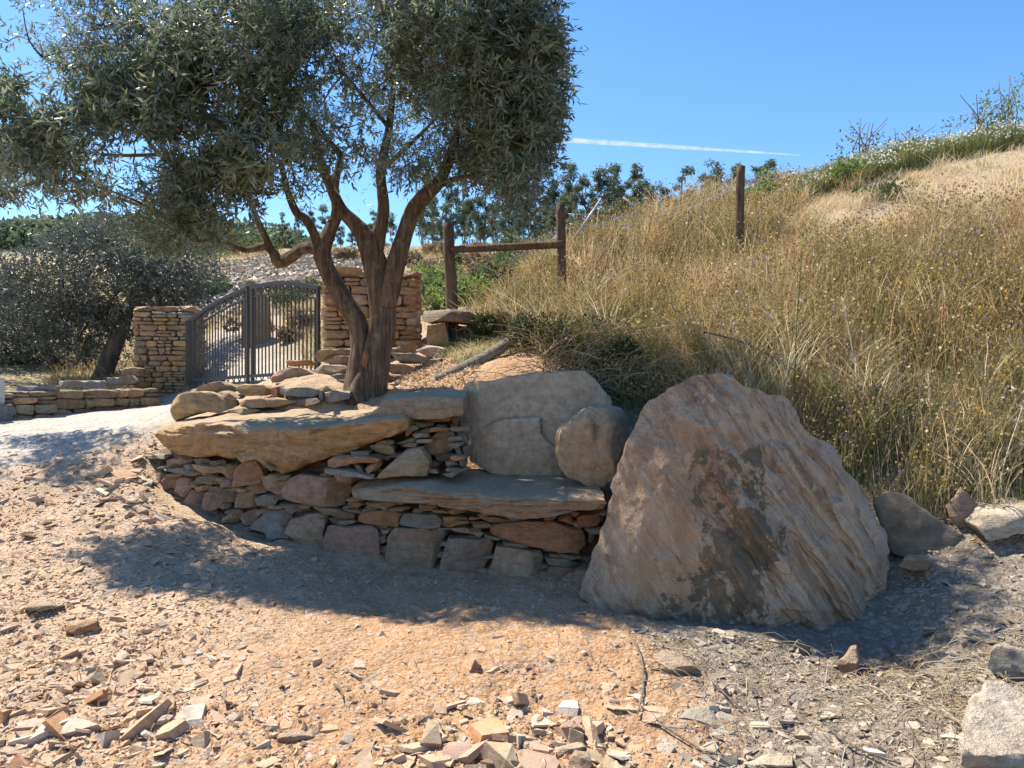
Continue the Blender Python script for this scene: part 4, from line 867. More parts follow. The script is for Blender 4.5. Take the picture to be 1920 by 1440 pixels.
# ------------------------------------------------------------------ wooden fence on the bank
fence = thing('wooden_fence', 'brown wooden fence of two posts and one rail by the bank', 'fence', tuple(W(845, 620, 9.2)))
tube('post', [W(850, 650, 9.2), W(846, 540, 9.2), W(842, 470, 9.2), W(841, 419, 9.2)], [0.078, 0.074, 0.07, 0.066], M['post'], fence, 12, 14, 0.05, 1)
tube('post', [W(1053, 640, 8.9), W(1053, 540, 8.9), W(1052, 450, 8.9), W(1051, 384, 8.9)], [0.06, 0.058, 0.055, 0.053], M['post'], fence, 12, 14, 0.05, 2)
tube('rail', [W(848, 468, 9.12), W(950, 463, 8.95), W(1056, 458, 8.82)], [0.042, 0.046, 0.045], M['post'], fence, 10, 14, 0.06, 3)
ft = tube('fence_post', [W(1385, 580, 8.75), W(1386, 470, 8.75), W(1387, 380, 8.75), W(1389, 312, 8.75)], [0.06, 0.058, 0.052, 0.05], M['post'], None, 12, 14, 0.05, 4, label='single wooden post standing in grass high on the bank', cat='fence post')
wires = []
for k, (ya, yb) in enumerate(((400, 395), (420, 402))):
    wires.append((spline([W(1051, ya, 8.9), W(1220, (ya + yb) / 2 + 5, 8.8), W(1387, yb - 55, 8.75)], 10), [0.0025, 0.0025]))
wires.append((spline([W(850, 470, 9.15), W(930, 510, 9.0), W(1050, 560, 8.85)], 10), [0.004, 0.004]))
many_tubes('fence_wire', wires, M['wire'], fence)
nw = []
for k in range(5):
    y = 590 + k * 22; nw.append((spline([W(838, y - 4, 9.0), W(855, y + 8, 8.9), W(872, y + 2, 8.85), W(886, y + 12, 8.8)], 8), [0.004, 0.004]))
for x in (842, 858, 874, 884): nw.append((spline([W(x, 588, 8.95), W(x - 3, 620, 8.9), W(x + 2, 650, 8.85), W(x - 2, 690, 8.8)], 8), [0.003, 0.003]))
many_tubes('wire_netting', nw, M['wire'], fence)
tube('timber_pole', [W(818, 714, 7.15), W(880, 686, 7.3), W(940, 652, 7.55), W(1005, 606, 7.9)], [0.05, 0.062, 0.058, 0.05], M['grey_wood'], None, 10, 16, 0.08, 6, label='grey weathered timber pole lying slanted up the bank', cat='pole')
pp = thing('metal_pipe', 'pale pipe with blue end sticking up above the grass', 'pipe', tuple(W(1085, 430, 9.6)))
tube('tube', [W(1075, 450, 9.6), W(1128, 372, 9.6)], [0.017, 0.017], M['pipe'], pp, 8)
tube('end_cap', [W(1128, 372, 9.6), W(1133, 364, 9.6)], [0.022, 0.022], M['blue'], pp, 8)
tube('metal_pipe', [W(1205, 400, 10.2), W(1168, 370, 10.2)], [0.014, 0.014], M['pipe'], None, 6, label='thin rusty white rod poking out of the bank top', cat='rod')
tube('hose', [W(1320, 622, 6.6), W(1360, 632, 6.5), W(1410, 648, 6.35), W(1480, 688, 6.1), W(1500, 705, 6.05)], [0.008, 0.008], M['hose'], None, 6, 14, label='thin black hose looping out of the meadow grass', cat='hose')

def chip_mesh(seed):
    """angular slate: a rough polygon with a smaller shifted top, or a chunk"""
    rs = np.random.default_rng(seed); k = rs.integers(3, 6)
    th = np.sort((np.arange(k) + rs.uniform(-0.36, 0.36, k)) / k * 2 * np.pi); r = rs.uniform(0.32, 0.68, k)
    h = rs.uniform(0.08, 0.2) if seed % 4 else rs.uniform(0.3, 0.5)
    lo = np.stack([np.cos(th) * r, np.sin(th) * r, np.full(k, -h / 2) + rs.uniform(-0.03, 0.03, k)], -1)
    hi = lo * np.array([0.93, 0.93, 0]) + np.array([rs.normal() * 0.05, rs.normal() * 0.05, h / 2]) + np.stack([0 * r, 0 * r, rs.uniform(-0.2, 0.2, k) * h], -1)
    V = np.concatenate([lo, hi]); bm = bmesh.new()
    for v in V: bm.verts.new(v)
    bmesh.ops.convex_hull(bm, input=bm.verts[:])
    for v in [v for v in bm.verts if not v.link_faces]: bm.verts.remove(v)
    bmesh.ops.triangulate(bm, faces=bm.faces[:])
    bm.verts.index_update(); V = np.array([v.co[:] for v in bm.verts]); Fc = np.array([[v.index for v in f.verts] for f in bm.faces]); bm.free(); return V, Fc
def rotm(a, b, c):
    ca, sa, cb, sb, cc, sc_ = np.cos(a), np.sin(a), np.cos(b), np.sin(b), np.cos(c), np.sin(c)
    Rz = np.array([[ca, -sa, 0], [sa, ca, 0], [0, 0, 1]]); Rx = np.array([[1, 0, 0], [0, cb, -sb], [0, sb, cb]]); Ry = np.array([[cc, 0, sc_], [0, 1, 0], [-sc_, 0, cc]])
    return Rz @ Rx @ Ry
# ------------------------------------------------------------------ leaves
def rand_dirs(n): 
    v = RG.normal(size=(n, 3)); return v / np.linalg.norm(v, axis=1)[:, None]
def kites(base, d, L, wd, tint):
    """folded rhombic leaves"""
    n = len(base); side = np.cross(d, rand_dirs(n)); side /= np.linalg.norm(side, axis=1)[:, None] + 1e-9
    up = np.cross(side, d); L = np.asarray(L).reshape(-1, 1); wd = np.asarray(wd).reshape(-1, 1)
    mid = base + d * L * 0.45 + up * wd * 0.25
    V = np.stack([base, mid + side * wd / 2, base + d * L - up * wd * 0.2, mid - side * wd / 2], 1).reshape(-1, 3)
    i = np.arange(n) * 4; Fc = np.concatenate([np.stack([i, i + 1, i + 2], -1), np.stack([i, i + 2, i + 3], -1)])
    return V, Fc, np.repeat(tint, 4), side, up
def twig_leaves(org, dirs, tl, per, L, wd, droop=0.4):
    """twigs with leaves in opposite pairs"""
    n = len(org); d = dirs / np.linalg.norm(dirs, axis=1)[:, None]
    t = np.tile(np.linspace(0.08, 1, per), n); o = np.repeat(org, per, 0); dd = np.repeat(d, per, 0); tt = np.repeat(tl, per)
    base = o + dd * (t * tt)[:, None] + np.array([0, 0, -1]) * (droop * (t * tt) ** 2)[:, None]
    ld = dd * 0.55 + rand_dirs(len(base)) * 0.8 + np.array([0, 0, -0.18]); ld /= np.linalg.norm(ld, axis=1)[:, None]
    return base, ld, L * RG.uniform(0.7, 1.2, len(base)), wd * RG.uniform(0.75, 1.2, len(base))

def connect(nodes, targets):
    """branches: every target joins the nearest node of what has grown so far"""
    nodes = list(nodes); start = np.array(nodes); targets = np.array(targets)
    d0 = np.min(np.linalg.norm(targets[:, None] - start[None], axis=2), 1); paths = []
    for i in np.argsort(d0):
        t = targets[i]; N = np.array(nodes); dd = np.linalg.norm(N - t, axis=1); j = int(np.argmin(dd)); a = N[j]
        if dd[j] < 0.05: continue
        mid = (a + t) / 2 + RG.normal(size=3) * dd[j] * 0.09 + np.array([0, 0, -0.06 * dd[j]])
        p = spline([a, mid, t], 5); paths.append((p, dd[j])); nodes += [p[2], p[4]]
    return paths

# ------------------------------------------------------------------ the big olive tree
tree = thing('olive_tree', 'big gnarled olive tree shading the stone bench', 'olive tree', tuple(W(690, 737, 7.3)))
TY = 7.3
def tp_(*pts): return [W(x, y, TY + (dy[0] if dy else 0)) for x, y, *dy in pts]
trunk = tp_((684, 760), (688, 735), (698, 700), (708, 655), (717, 604), (712, 546), (700, 491), (690, 455), (668, 425), (640, 395), (620, 352), (600, 300, -0.1), (585, 220, -0.2))
tube('trunk', trunk, [0.25, 0.19, 0.155, 0.138, 0.13, 0.12, 0.112, 0.115, 0.075, 0.06, 0.05, 0.04, 0.03], M['bark'], tree, 30, 90, 0.17, 3)
br = [
    (tp_((668, 745), (670, 700), (676, 650), (668, 600), (640, 555), (614, 508), (604, 470), (620, 430), (632, 398), (628, 350), (640, 290)), [0.13, 0.1, 0.09, 0.095, 0.09, 0.085, 0.085, 0.06, 0.055, 0.04, 0.03]),
    (tp_((722, 575, -.03), (734, 530, -.05), (745, 480, -.05), (757, 440, -.05), (772, 398, -.05), (795, 368, -.1), (822, 342, -.15), (838, 308, -.2), (860, 240, -.3)), [0.09, 0.092, 0.088, 0.085, 0.078, 0.07, 0.062, 0.05, 0.03]),
    (tp_((606, 474), (585, 466), (566, 468), (545, 482), (523, 492), (512, 474), (495, 462), (455, 468, -.1), (400, 440, -.2)), [0.07, 0.062, 0.055, 0.058, 0.055, 0.042, 0.04, 0.03, 0.02]),
    (tp_((598, 468), (590, 442), (574, 412), (556, 398), (540, 360), (525, 300)), [0.055, 0.042, 0.045, 0.04, 0.032, 0.022]),
    (tp_((508, 466), (494, 436), (482, 410), (465, 370), (430, 300, .1), (400, 220, .2)), [0.034, 0.03, 0.028, 0.026, 0.022, 0.016]),
    (tp_((700, 490), (712, 440), (720, 390), (715, 320), (730, 240), (740, 140)), [0.08, 0.066, 0.056, 0.046, 0.036, 0.02]),
    (tp_((465, 370), (380, 330), (300, 290, .1), (255, 220, .2), (235, 130, .3), (215, 50, .35)), [0.026, 0.026, 0.024, 0.022, 0.018, 0.01]),
    (tp_((300, 290, .1), (200, 290, .1), (110, 270, .1), (50, 230, .1)), [0.02, 0.016, 0.012, 0.007]),
    (tp_((400, 440, -.2), (300, 400, -.2), (180, 360, -.1), (80, 360, 0)), [0.02, 0.018, 0.014, 0.008]),
    (tp_((838, 308, -.2), (900, 260, -.2), (960, 180, -.2), (1000, 80, -.1)), [0.036, 0.03, 0.022, 0.012]),
    (tp_((822, 342, -.15), (890, 330, -.3), (960, 340, -.4), (985, 400, -.4)), [0.026, 0.02, 0.014, 0.008]),
    (tp_((640, 290), (560, 200, -.3), (500, 100, -.3), (450, 0, -.2), (420, -120, 0)), [0.03, 0.028, 0.024, 0.018, 0.01]),
    (tp_((740, 140), (760, 0, .1), (780, -140, .1)), [0.022, 0.016, 0.008]),
    (tp_((730, 240), (680, 180, -.7), (640, 130, -1.2)), [0.024, 0.018, 0.008]),
    (tp_((715, 320), (780, 260, -.7), (820, 220, -1.1)), [0.024, 0.018, 0.008])]
nodes = [p for p in spline(trunk, 40)[26:]]
for i, (p, r) in enumerate(br):
    tube('branch', p, r, M['bark'], tree, 18 if i < 6 else 7, 50 if i < 6 else 18, 0.17 if i < 6 else 0.05, 7 + i)
    nodes += list(spline(p, 16)[5 if i < 6 else 2:])
sc = bstone(z1((1310, 710), (1335, 700), (1350, 730), (1335, 790), (1312, 790)), 'orange', 0, Y=7.12, thick=0.05, parent=tree, name='bark_scar', mat='heart', m=2.5, edge=0.02)
ELL = [(650,150,6.9,260,150,0.85,1.0),(880,150,6.9,160,165,0.9,1.0),(975,120,7.0,85,170,0.9,1.0),(480,110,6.7,180,150,0.7,0.85),(340,250,6.6,170,130,0.6,0.85),(190,310,6.55,175,110,0.5,0.85),(150,190,6.7,120,115,0.45,0.7),(250,230,6.6,80,90,0.4,0.6),(190,40,6.8,65,90,0.4,0.75),(60,130,6.7,60,65,0.3,0.5),(-120,320,8.4,140,80,0.6,0.9),(20,310,8.4,70,55,0.5,0.5),(240,130,6.7,70,90,0.4,0.5),(330,90,6.7,70,90,0.5,0.6),(110,60,6.8,60,60,0.35,0.45),(60,220,6.6,60,60,0.35,0.5),
       (420,370,6.4,110,50,0.5,1.2),(235,405,6.45,150,45,0.45,1.0),(350,425,6.4,90,28,0.35,0.9),(960,290,6.9,80,70,0.7,1.0),(700,255,6.6,140,60,0.7,1.0),(840,255,6.8,110,50,0.8,1.0),(870,-40,7.0,190,110,0.9,0.6),(600,-40,7.1,220,100,0.8,0.5),(40,370,6.6,80,60,0.4,0.5),
       (972,360,6.5,24,45,0.25,1.0),(520,300,6.5,95,50,0.6,1.0),(1025,60,6.9,40,70,0.5,0.4),(420,0,6.8,80,90,0.5,0.55),(20,260,6.6,40,50,0.3,0.3),(1015,220,6.9,35,60,0.4,0.5),(640,300,6.45,50,30,0.4,0.8)]
org, ow = [], []
for (px, py, Y, rx, ry, rY, dens) in ELL:
    rX, rZ = rx / F * Y, ry / F * Y; n = int(2050 * dens * (rX * rZ) ** 0.9 * max(rY, 0.5) ** 0.35 * 1.4)
    v = rand_dirs(n) * (RG.uniform(0.12, 1, n) ** 0.42)[:, None]
    c = W(px, py, Y); org.append(c + v * np.array([rX, rY, rZ])); ow.append(v)
org = np.concatenate(org); ow = np.concatenate(ow)
keep = fbm(org * 2.0, 3, 91) > -0.13
org, ow = org[keep], ow[keep]
cl = org[RG.choice(len(org), 380, replace=False)]
paths = connect(nodes, cl)
many_tubes('twigs', [(p, [0.006 + 0.012 * min(1, L), 0.004]) for p, L in paths], M['bark'], tree, 5, kind='stuff')
dirs = ow * 0.9 + RG.normal(size=org.shape) * 0.55 + np.array([0, -0.1, -0.1])
tl = RG.uniform(0.1, 0.26, len(org))
base, ld, LL, ww = twig_leaves(org, dirs, tl, 13, 0.08, 0.0175)
fc = np.clip(1 + 0.9 * fbm(base * 1.3, 2, 57), 0.65, 1.4); LL = LL * fc; ww = ww * fc
print('leaves', len(base))
ltint = np.clip(RG.beta(2.0, 2.4, len(base)) * 0.95 + 0.35 * fbm(base * 2.2, 2, 58) + (RG.random(len(base)) < 0.012) * 0.5, 0, 1)
inf = np.where((base[:, 0] / base[:, 1] * F + 960 > 330) & (base[:, 2] < 4.9))[0]
ppx_ = base[:, 0] / base[:, 1]; ppz_ = (base[:, 2] - CZ) / base[:, 1]
cell = (np.floor(ppx_ * 34).astype(int) * 1000 + np.floor(ppz_ * 34).astype(int))
sel = []
o_ = inf[np.argsort(base[inf, 1])]; seen = {}
for i in o_:
    k = cell[i]
    if seen.get(k, 0) < 2: seen[k] = seen.get(k, 0) + 1; sel.append(i)
    if len(sel) >= 290: break
sel = np.array(sel); rest = np.ones(len(base), bool); rest[sel] = False
V, Fc, tn, _, _ = kites(base[rest], ld[rest], LL[rest], ww[rest], ltint[rest])
put('crown', npmesh('crown', V, [Fc], tint=tn), M['olive_leaf'], tree, kind='stuff')
lv = []
for ly, lz in ((0, 0),):
    V6 = np.array([(0, 0, 0), (0.28, 0.42, 0.12), (0.62, 0.46, 0.08), (1, 0, -0.12), (0.62, -0.46, 0.08), (0.28, -0.42, 0.12), (0.45, 0, 0.0)])
    Ftri = np.array([[0, 1, 6], [1, 2, 6], [2, 3, 6], [3, 4, 6], [4, 5, 6], [5, 0, 6]])
    for tv in (0.35, 0.6, 0.8, 0.96): 
        me = npmesh('leaf', V6, [Ftri], tint=np.full(7, tv)); me.materials.append(M['olive_leaf']); lv.append(me)
for i in sel:
    d = Vector(ld[i]); s = Vector(rand_dirs(1)[0]).cross(d).normalized(); u = d.cross(s)
    o = bpy.data.objects.new('leaf', rnd.choice(lv)); C.objects.link(o); o.parent = tree
    Lx, wx = 0.088, 0.017
    o.matrix_parent_inverse = Matrix.Translation(-tree.location)
    o.matrix_local = Matrix.Translation(Vector(base[i])) @ Matrix((d * Lx, s * wx, u * wx)).transposed().to_4x4()

# ------------------------------------------------------------------ olives behind the low wall
def back_olive(label, foot, limbs, ells, nleaf, seed):
    t = thing('olive_tree', label, 'olive tree', tuple(W(*foot)), 'olive trees behind the low wall')
    nd = []
    for k, (p, r) in enumerate(limbs):
        pts = [W(*q) for q in p]; tube('trunk' if k == 0 else 'branch', pts, r, M['dark_bark'], t, 9, 14, 0.12, seed + k); nd += list(spline(pts, 12)[5:])
    og, vv = [], []
    vol = [e[3] * e[4] for e in ells]
    for e in ells:
        n = int(nleaf / 9 * e[3] * e[4] / sum(vol)); v = rand_dirs(n) * (RG.uniform(0.2, 1, n) ** 0.4)[:, None]
        og.append(W(e[0], e[1], e[2]) + v * np.array([e[3] / F * e[2], e[5], e[4] / F * e[2]])); vv.append(v)
    og = np.concatenate(og); vv = np.concatenate(vv); kp = fbm(og * 1.5, 3, seed) > -0.2; og, vv = og[kp], vv[kp]
    pths = connect(nd, og[RG.choice(len(og), 60, replace=False)])
    many_tubes('twigs', [(p, [0.025, 0.01]) for p, L in pths], M['dark_bark'], t, 4, kind='stuff')
    b, l, LL_, w_ = twig_leaves(og, vv + RG.normal(size=og.shape) * 0.5, RG.uniform(0.2, 0.45, len(og)), 9, 0.11, 0.028)
    V, Fc, tn, _, _ = kites(b, l, LL_, w_, RG.beta(2, 2.2, len(b)))
    put('crown', npmesh('crown', V, [Fc], tint=tn), M['far_olive_leaf'], t, kind='stuff')
back_olive('dark olive tree with leaning trunk beside the shaded pillar', (195, 725, 14.0), [([(180, 740, 14), (200, 690, 14), (222, 630, 14), (245, 580, 14.1), (250, 540, 14.2)], [0.2, 0.16, 0.14, 0.1, 0.06]), ([(222, 630, 14), (190, 590, 13.9), (140, 560, 13.8)], [0.1, 0.07, 0.04]), ([(245, 580, 14.1), (300, 540, 14.2), (350, 500, 14.2)], [0.07, 0.05, 0.03])],
           [(200, 520, 14, 180, 75, 1.2), (320, 510, 14.2, 85, 60, 0.9), (90, 560, 14, 110, 70, 1.0), (230, 460, 14.2, 100, 45, 0.9), (160, 610, 14.3, 100, 40, 0.7)], 34000, 300)
back_olive('pale olive tree with forked trunk at the frame edge', (130, 715, 15.5), [([(140, 735, 15.5), (142, 700, 15.5), (160, 665, 15.5), (165, 630, 15.5)], [0.16, 0.13, 0.1, 0.06]), ([(138, 715, 15.4), (110, 685, 15.4), (85, 650, 15.4)], [0.11, 0.08, 0.05])],
           [(30, 630, 15.5, 75, 80, 1.0), (90, 670, 15.7, 90, 45, 0.8), (-40, 600, 15.5, 90, 110, 1.1), (240, 650, 16.2, 60, 60, 0.8)], 24000, 320)

# ------------------------------------------------------------------ bushes, gum trees, far wood
def bush_mesh(seed, n, leaf, aspect=1.0, flat=0.8):
    rs = np.random.default_rng(seed); cen = rs.normal(size=(9, 3)) * np.array([0.28, 0.28, 0.2]); cen[:, 2] = np.abs(cen[:, 2]) + 0.22
    c = cen[rs.integers(0, 9, n)]; v = rs.normal(size=(n, 3)); v /= np.linalg.norm(v, axis=1)[:, None]
    p = c + v * (rs.uniform(0.2, 1, n) ** 0.5 * 0.27)[:, None]; p[:, 2] = np.maximum(p[:, 2], 0.02) * aspect
    d = v + rs.normal(size=(n, 3)) * 0.7; d /= np.linalg.norm(d, axis=1)[:, None]
    return kites(p, d, np.full(n, leaf), np.full(n, leaf * 0.5), rs.beta(2, 2, n))[:3]
def shrub(name, label, loc, s, mat, seed, n=900, leaf=0.09, aspect=1.0, group=None, stems=5):
    t = thing(name, label, 'shrub', loc, group)
    V, Fc, tn = bush_mesh(seed, n, leaf / s, aspect)
    put('foliage', npmesh('foliage', V * s + np.array(loc), [Fc], tint=tn), M[mat], t, kind='stuff')
    L = np.array(loc); rs = np.random.default_rng(seed)
    many_tubes('stems', [(spline([L, L + np.array([rs.normal() * 0.1 * s, rs.normal() * 0.1 * s, 0.35 * s * aspect]), L + np.array([rs.normal() * 0.28 * s, rs.normal() * 0.28 * s, 0.75 * s * aspect])], 5), [0.02 * s, 0.006 * s]) for _ in range(stems)], M['gum_bark'], t)
    return t
def on(px, Y): x = (px - 960) / F * Y; return (x, Y, gh(x, Y) - 0.03)
for px, Y, s, lab in [(930, 9.0, 0.5, 'dark weedy bush just above the lying grey log'), (1000, 7.7, 0.6, 'dark weedy bush below the second fence post'), (1075, 7.3, 0.55, 'dark weedy bush straight behind the backrest slab'), (1150, 7.05, 0.5, 'dark weedy bush behind the rounded tan boulder')]:
    shrub('weed_bush', lab, on(px, Y), s, 'weed', int(px), 1500, 0.05, 0.8, 'dark weeds at the foot of the bank', 12)
# hillside bushes seen over and through the gate
HB = [(545, 17, 0.8, 'shrub_leaf'), (395, 21, 0.9, 'shrub_leaf'), (600, 18, 0.6, 'shrub_leaf'),
      (800, 15, 0.9, 'shrub_leaf'), (830, 17, 1.0, 'lime_leaf'), (870, 15, 0.9, 'shrub_leaf'), (905, 14, 0.9, 'dry_shrub'), (940, 14.5, 1.0, 'shrub_leaf'), (985, 14, 1.0, 'shrub_leaf'), (800, 20, 0.8, 'dry_shrub'), (770, 23, 0.8, 'dry_shrub'),
      (860, 21, 0.8, 'shrub_leaf'), (910, 20, 0.8, 'dry_shrub'), (960, 19, 0.9, 'shrub_leaf'), (1010, 17, 1.1, 'shrub_leaf'), (830, 26, 0.8, 'dry_shrub'), (890, 27, 0.8, 'dry_shrub'), (960, 27, 1.0, 'shrub_leaf'), (1040, 24, 1.1, 'shrub_leaf'),
      (650, 26, 0.7, 'dry_shrub'), (700, 33, 0.8, 'dry_shrub'), (580, 31, 0.8, 'shrub_leaf'), (500, 33, 0.9, 'shrub_leaf'), (440, 32, 2.0, 'shrub_leaf'), (380, 34, 2.2, 'shrub_leaf'), (330, 30, 2.0, 'shrub_leaf'), (1060, 15, 0.9, 'dry_shrub'),
      (480, 14.3, 0.5, 'dry_shrub'), (570, 14, 0.6, 'dry_shrub'), (540, 13.2, 0.4, 'dry_shrub'), (870, 12, 0.7, 'lime_leaf'), (900, 11, 0.7, 'lime_leaf'), (820, 12.5, 0.7, 'shrub_leaf'), (940, 11.5, 0.8, 'shrub_leaf')]
NAMES = {'shrub_leaf': 'olive green', 'dry_shrub': 'dry brown', 'lime_leaf': 'fresh lime green'}
ORD = ['lowest', 'second lowest', 'third lowest', 'fourth lowest', 'fifth lowest', 'sixth lowest', 'seventh lowest']
seenb = {}
for i, (px, Y, s, mt) in sorted(enumerate(HB), key=lambda q: q[1][1]):
    where = ('left of the scree above the shaded pillar' if px < 450 else 'behind the flat arched gate leaf' if px < 590 and Y < 22 else 'on the scree crest above the gate' if px < 680 else 'between trunk and fence post' if px < 835 else 'under the fence rail near the first post' if px < 930 else 'under the fence rail near the second post' if px < 1045 else 'at the bank edge past the second post')
    k = seenb.get((mt, where), 0); seenb[(mt, where)] = k + 1
    shrub('shrub', '%s %s shrub %s' % (ORD[min(k, 6)], NAMES[mt], where), on(px, Y), s, mt, 500 + i, int(700 + 250 * s), 0.06 + 0.035 * Y / 15, 0.75, 'shrubs on the hill behind the gate')
# shrubs on the bank top
for px, Y, s, mt, asp, lab in [(1432, 10.3, 0.42, 'lime_leaf', 1.6, 'bright lime shrub behind the single post on the bank top'), (1400, 10.6, 0.35, 'lime_leaf', 1.3, 'small lime shrub right beside the single wooden post'), (1588, 10.2, 0.38, 'lime_leaf', 1.8, 'lime green leafy shrub poking from white flowers'),
                        (1622, 11.3, 0.75, 'shrub_leaf', 1.4, 'thin grey green shrub against the sky above white flowers'), (1700, 11.6, 0.55, 'shrub_leaf', 1.3, 'low wispy shrub on the skyline of the bank'),
                        (1842, 11.7, 0.85, 'shrub_leaf', 1.2, 'dense blue green bush on the skyline at the bank top'), (1893, 11.4, 0.62, 'lime_leaf', 2.3, 'tall lime sapling by the dense bush on the skyline'), (1660, 9.6, 0.45, 'shrub_leaf', 0.8, 'green clump below the white flowers on the straw slope')]:
    shrub('shrub', lab, on(px, Y), s, mt, int(px), int(260 if 'thin' in lab or 'wispy' in lab else 520), 0.055, asp, 'shrubs along the top of the bank', 9)

def gum_variant(seed, hgt):
    rs = np.random.default_rng(seed); pts = [np.array([0, 0, 0.0])]
    for k in range(1, 6): pts.append(np.array([rs.normal() * 0.14, rs.normal() * 0.14, hgt * k / 5.6]) * np.array([k * 0.6, k * 0.6, 1]))
    tr = spline(pts, 14); ends = []; lim = []
    for k in range(20):
        f = rs.uniform(0.28, 1); i = int(f * 13); a = tr[i]; e = a + np.array([rs.normal() * 0.42, rs.normal() * 0.42, rs.uniform(0.4, 1.2)]) * (hgt / 8) * (1.35 - 0.6 * f)
        lim.append((spline([a, (a + e) / 2 + rs.normal(size=3) * 0.1, e], 5), [0.05, 0.02])); ends.append(e)
    ends.append(tr[-1]); og = []
    for e in ends:
        n = rs.integers(45, 95); r = rs.uniform(0.25, 0.6) * hgt / 8
        v = rs.normal(size=(n, 3)); v /= np.linalg.norm(v, axis=1)[:, None]; og.append(e + v * (rs.uniform(0.1, 1, n) ** 0.5)[:, None] * np.array([r, r, r * 0.75]))
    og = np.concatenate(og); d = rs.normal(size=og.shape) + np.array([0, 0, -0.9]); d /= np.linalg.norm(d, axis=1)[:, None]
    V, Fc, tn, _, _ = kites(og, d, rs.uniform(0.2, 0.36, len(og)), np.full(len(og), 0.1), rs.beta(2, 2.2, len(og)))
    crown = npmesh('crown', V, [Fc], tint=tn); crown.materials.append(M['gum_leaf'])
    V, Q, T = tube_arrays(tr, [0.09, 0.075, 0.04], 6); tm = npmesh('trunk', V, [T, Q], smooth=True); tm.materials.append(M['gum_bark'])
    Vs, Qs, Ts, o = [], [], [], 0
    for p, r in lim: V, Q, T = tube_arrays(p, r, 4); Vs.append(V); Qs.append(Q + o); Ts.append(T + o); o += len(V)
    lm = npmesh('limbs', np.concatenate(Vs), [np.concatenate(Ts), np.concatenate(Qs)]); lm.materials.append(M['gum_bark'])
    return tm, lm, crown
GV = [gum_variant(700 + k, 8.0) for k in range(6)]
gums = []
for px, top, Y in [(1070,302,58),(1100,330,60),(1128,312,57),(1152,305,59),(1185,312,56),(1222,345,62),(1250,350,60),(1285,318,58),(1322,325,60),(1345,305,62),(1375,312,57),(1440,298,60),(1410,315,64),(1040,335,62),(1010,350,58),(985,372,60),(955,360,62),(925,385,58),(900,372,64),(868,390,60),(842,380,58),(815,395,62),(790,372,66),(612,385,64),(585,395,60),(640,402,66),(560,390,62),(660,420,70),(700,395,64),(735,400,62),(1205,375,66),(530,400,66),(1165,345,66),(970,400,54),(1060,370,54),(1000,410,54),(1085,350,52),(1145,360,53),(1115,380,54),(1190,370,53),(1030,390,52),(880,420,53),(940,415,54),(820,425,55),(1265,372,60),(1305,360,62),(1390,330,60),(760,410,56),(1080,410,50),(1130,420,51)] + [(792 + 19.5 * i, 330 + (i * 37) % 70, 52 + (i * 7) % 15) for i in range(22)]:
    x = (px - 960) / F * Y; z = gh(x, Y) - 0.2; hh = CZ - (top - 720) / F * Y - z
    gums.append((x, Y, z, max(3.0, hh), px))
NTH = 'first second third fourth fifth sixth seventh eighth ninth tenth eleventh twelfth thirteenth fourteenth fifteenth sixteenth seventeenth eighteenth nineteenth twentieth'.split(); NTH += ['twenty-' + q for q in NTH[:9]] + ['thirtieth'] + ['thirty-' + q for q in NTH[:9]]
gcount = {}
for i, (x, Y, z, hh, px) in enumerate(sorted(gums, key=lambda g: g[4])):
    where = 'fence rail' if 780 < px <= 1060 else 'second fence post' if 1060 < px < 1200 else 'pale pipe' if 1200 <= px < 1390 else 'single bank post' if px >= 1390 else 'olive limbs'
    k = gcount.get(where, 0); gcount[where] = k + 1
    t = thing('eucalyptus_tree', '%s eucalyptus counting rightwards on the far crest %s the %s' % (NTH[min(k, 38)], 'seen through' if where == 'olive limbs' else 'above' if where == 'fence rail' else 'right of', where), 'eucalyptus tree', (x, Y, z), 'eucalyptus trees along the crest')
    vs = GV[i % 6]; s = hh / 7.3; sw = s * rnd.uniform(0.8, 1.1); rz = rnd.uniform(0, 6.28)
    for nm, me in zip(('trunk', 'limbs', 'crown'), vs):
        o = bpy.data.objects.new(nm, me); C.objects.link(o); o.parent = t; o.scale = (sw, sw, s); o.rotation_euler = (0, 0, rz)
        if nm != 'trunk': o['kind'] = 'stuff'
# far wooded hill on the left
n = 900; fx = RG.uniform(-120, -30, n); fy = RG.uniform(85, 135, n); fz = height(fx, fy)
cs = RG.uniform(1.2, 3.0, n); reps = 46
cc = np.repeat(np.stack([fx, fy, fz + cs * 0.6], -1), reps, 0); rr = np.repeat(cs, reps)
v = rand_dirs(n * reps); v[:, 2] = np.abs(v[:, 2]) * 0.9 - 0.15
pos = cc + v * rr[:, None]
V, Fc, tn, _, _ = kites(pos, rand_dirs(len(pos)), np.full(len(pos), 0.9), np.full(len(pos), 0.6), np.clip(np.repeat(RG.uniform(0, 0.7, n), reps) + RG.uniform(0, 0.3, len(pos)), 0, 1))
put('forest', npmesh('forest', V, [Fc], tint=tn), M['gum_leaf'], kind='stuff', label='dark wooded hill far behind the olive trees', cat='forest')
# contrail
ct = spline([np.array([(1000 - 960) / F * 3000, 3000, CZ + (720 - 259) / F * 3000]), np.array([(1250 - 960) / F * 3000, 3000, CZ + (720 - 275) / F * 3000]), np.array([(1500 - 960) / F * 3000, 3000, CZ + (720 - 291) / F * 3000])], 40)
V, Q, T = tube_arrays(ct, [11, 10, 8, 5, 2], 14, 0.3, 5, 0.01)
put('contrail', npmesh('contrail', V, [T, Q], smooth=True), mat_contrail(), label='thin white contrail across the blue sky above the bank', cat='contrail', kind='stuff')

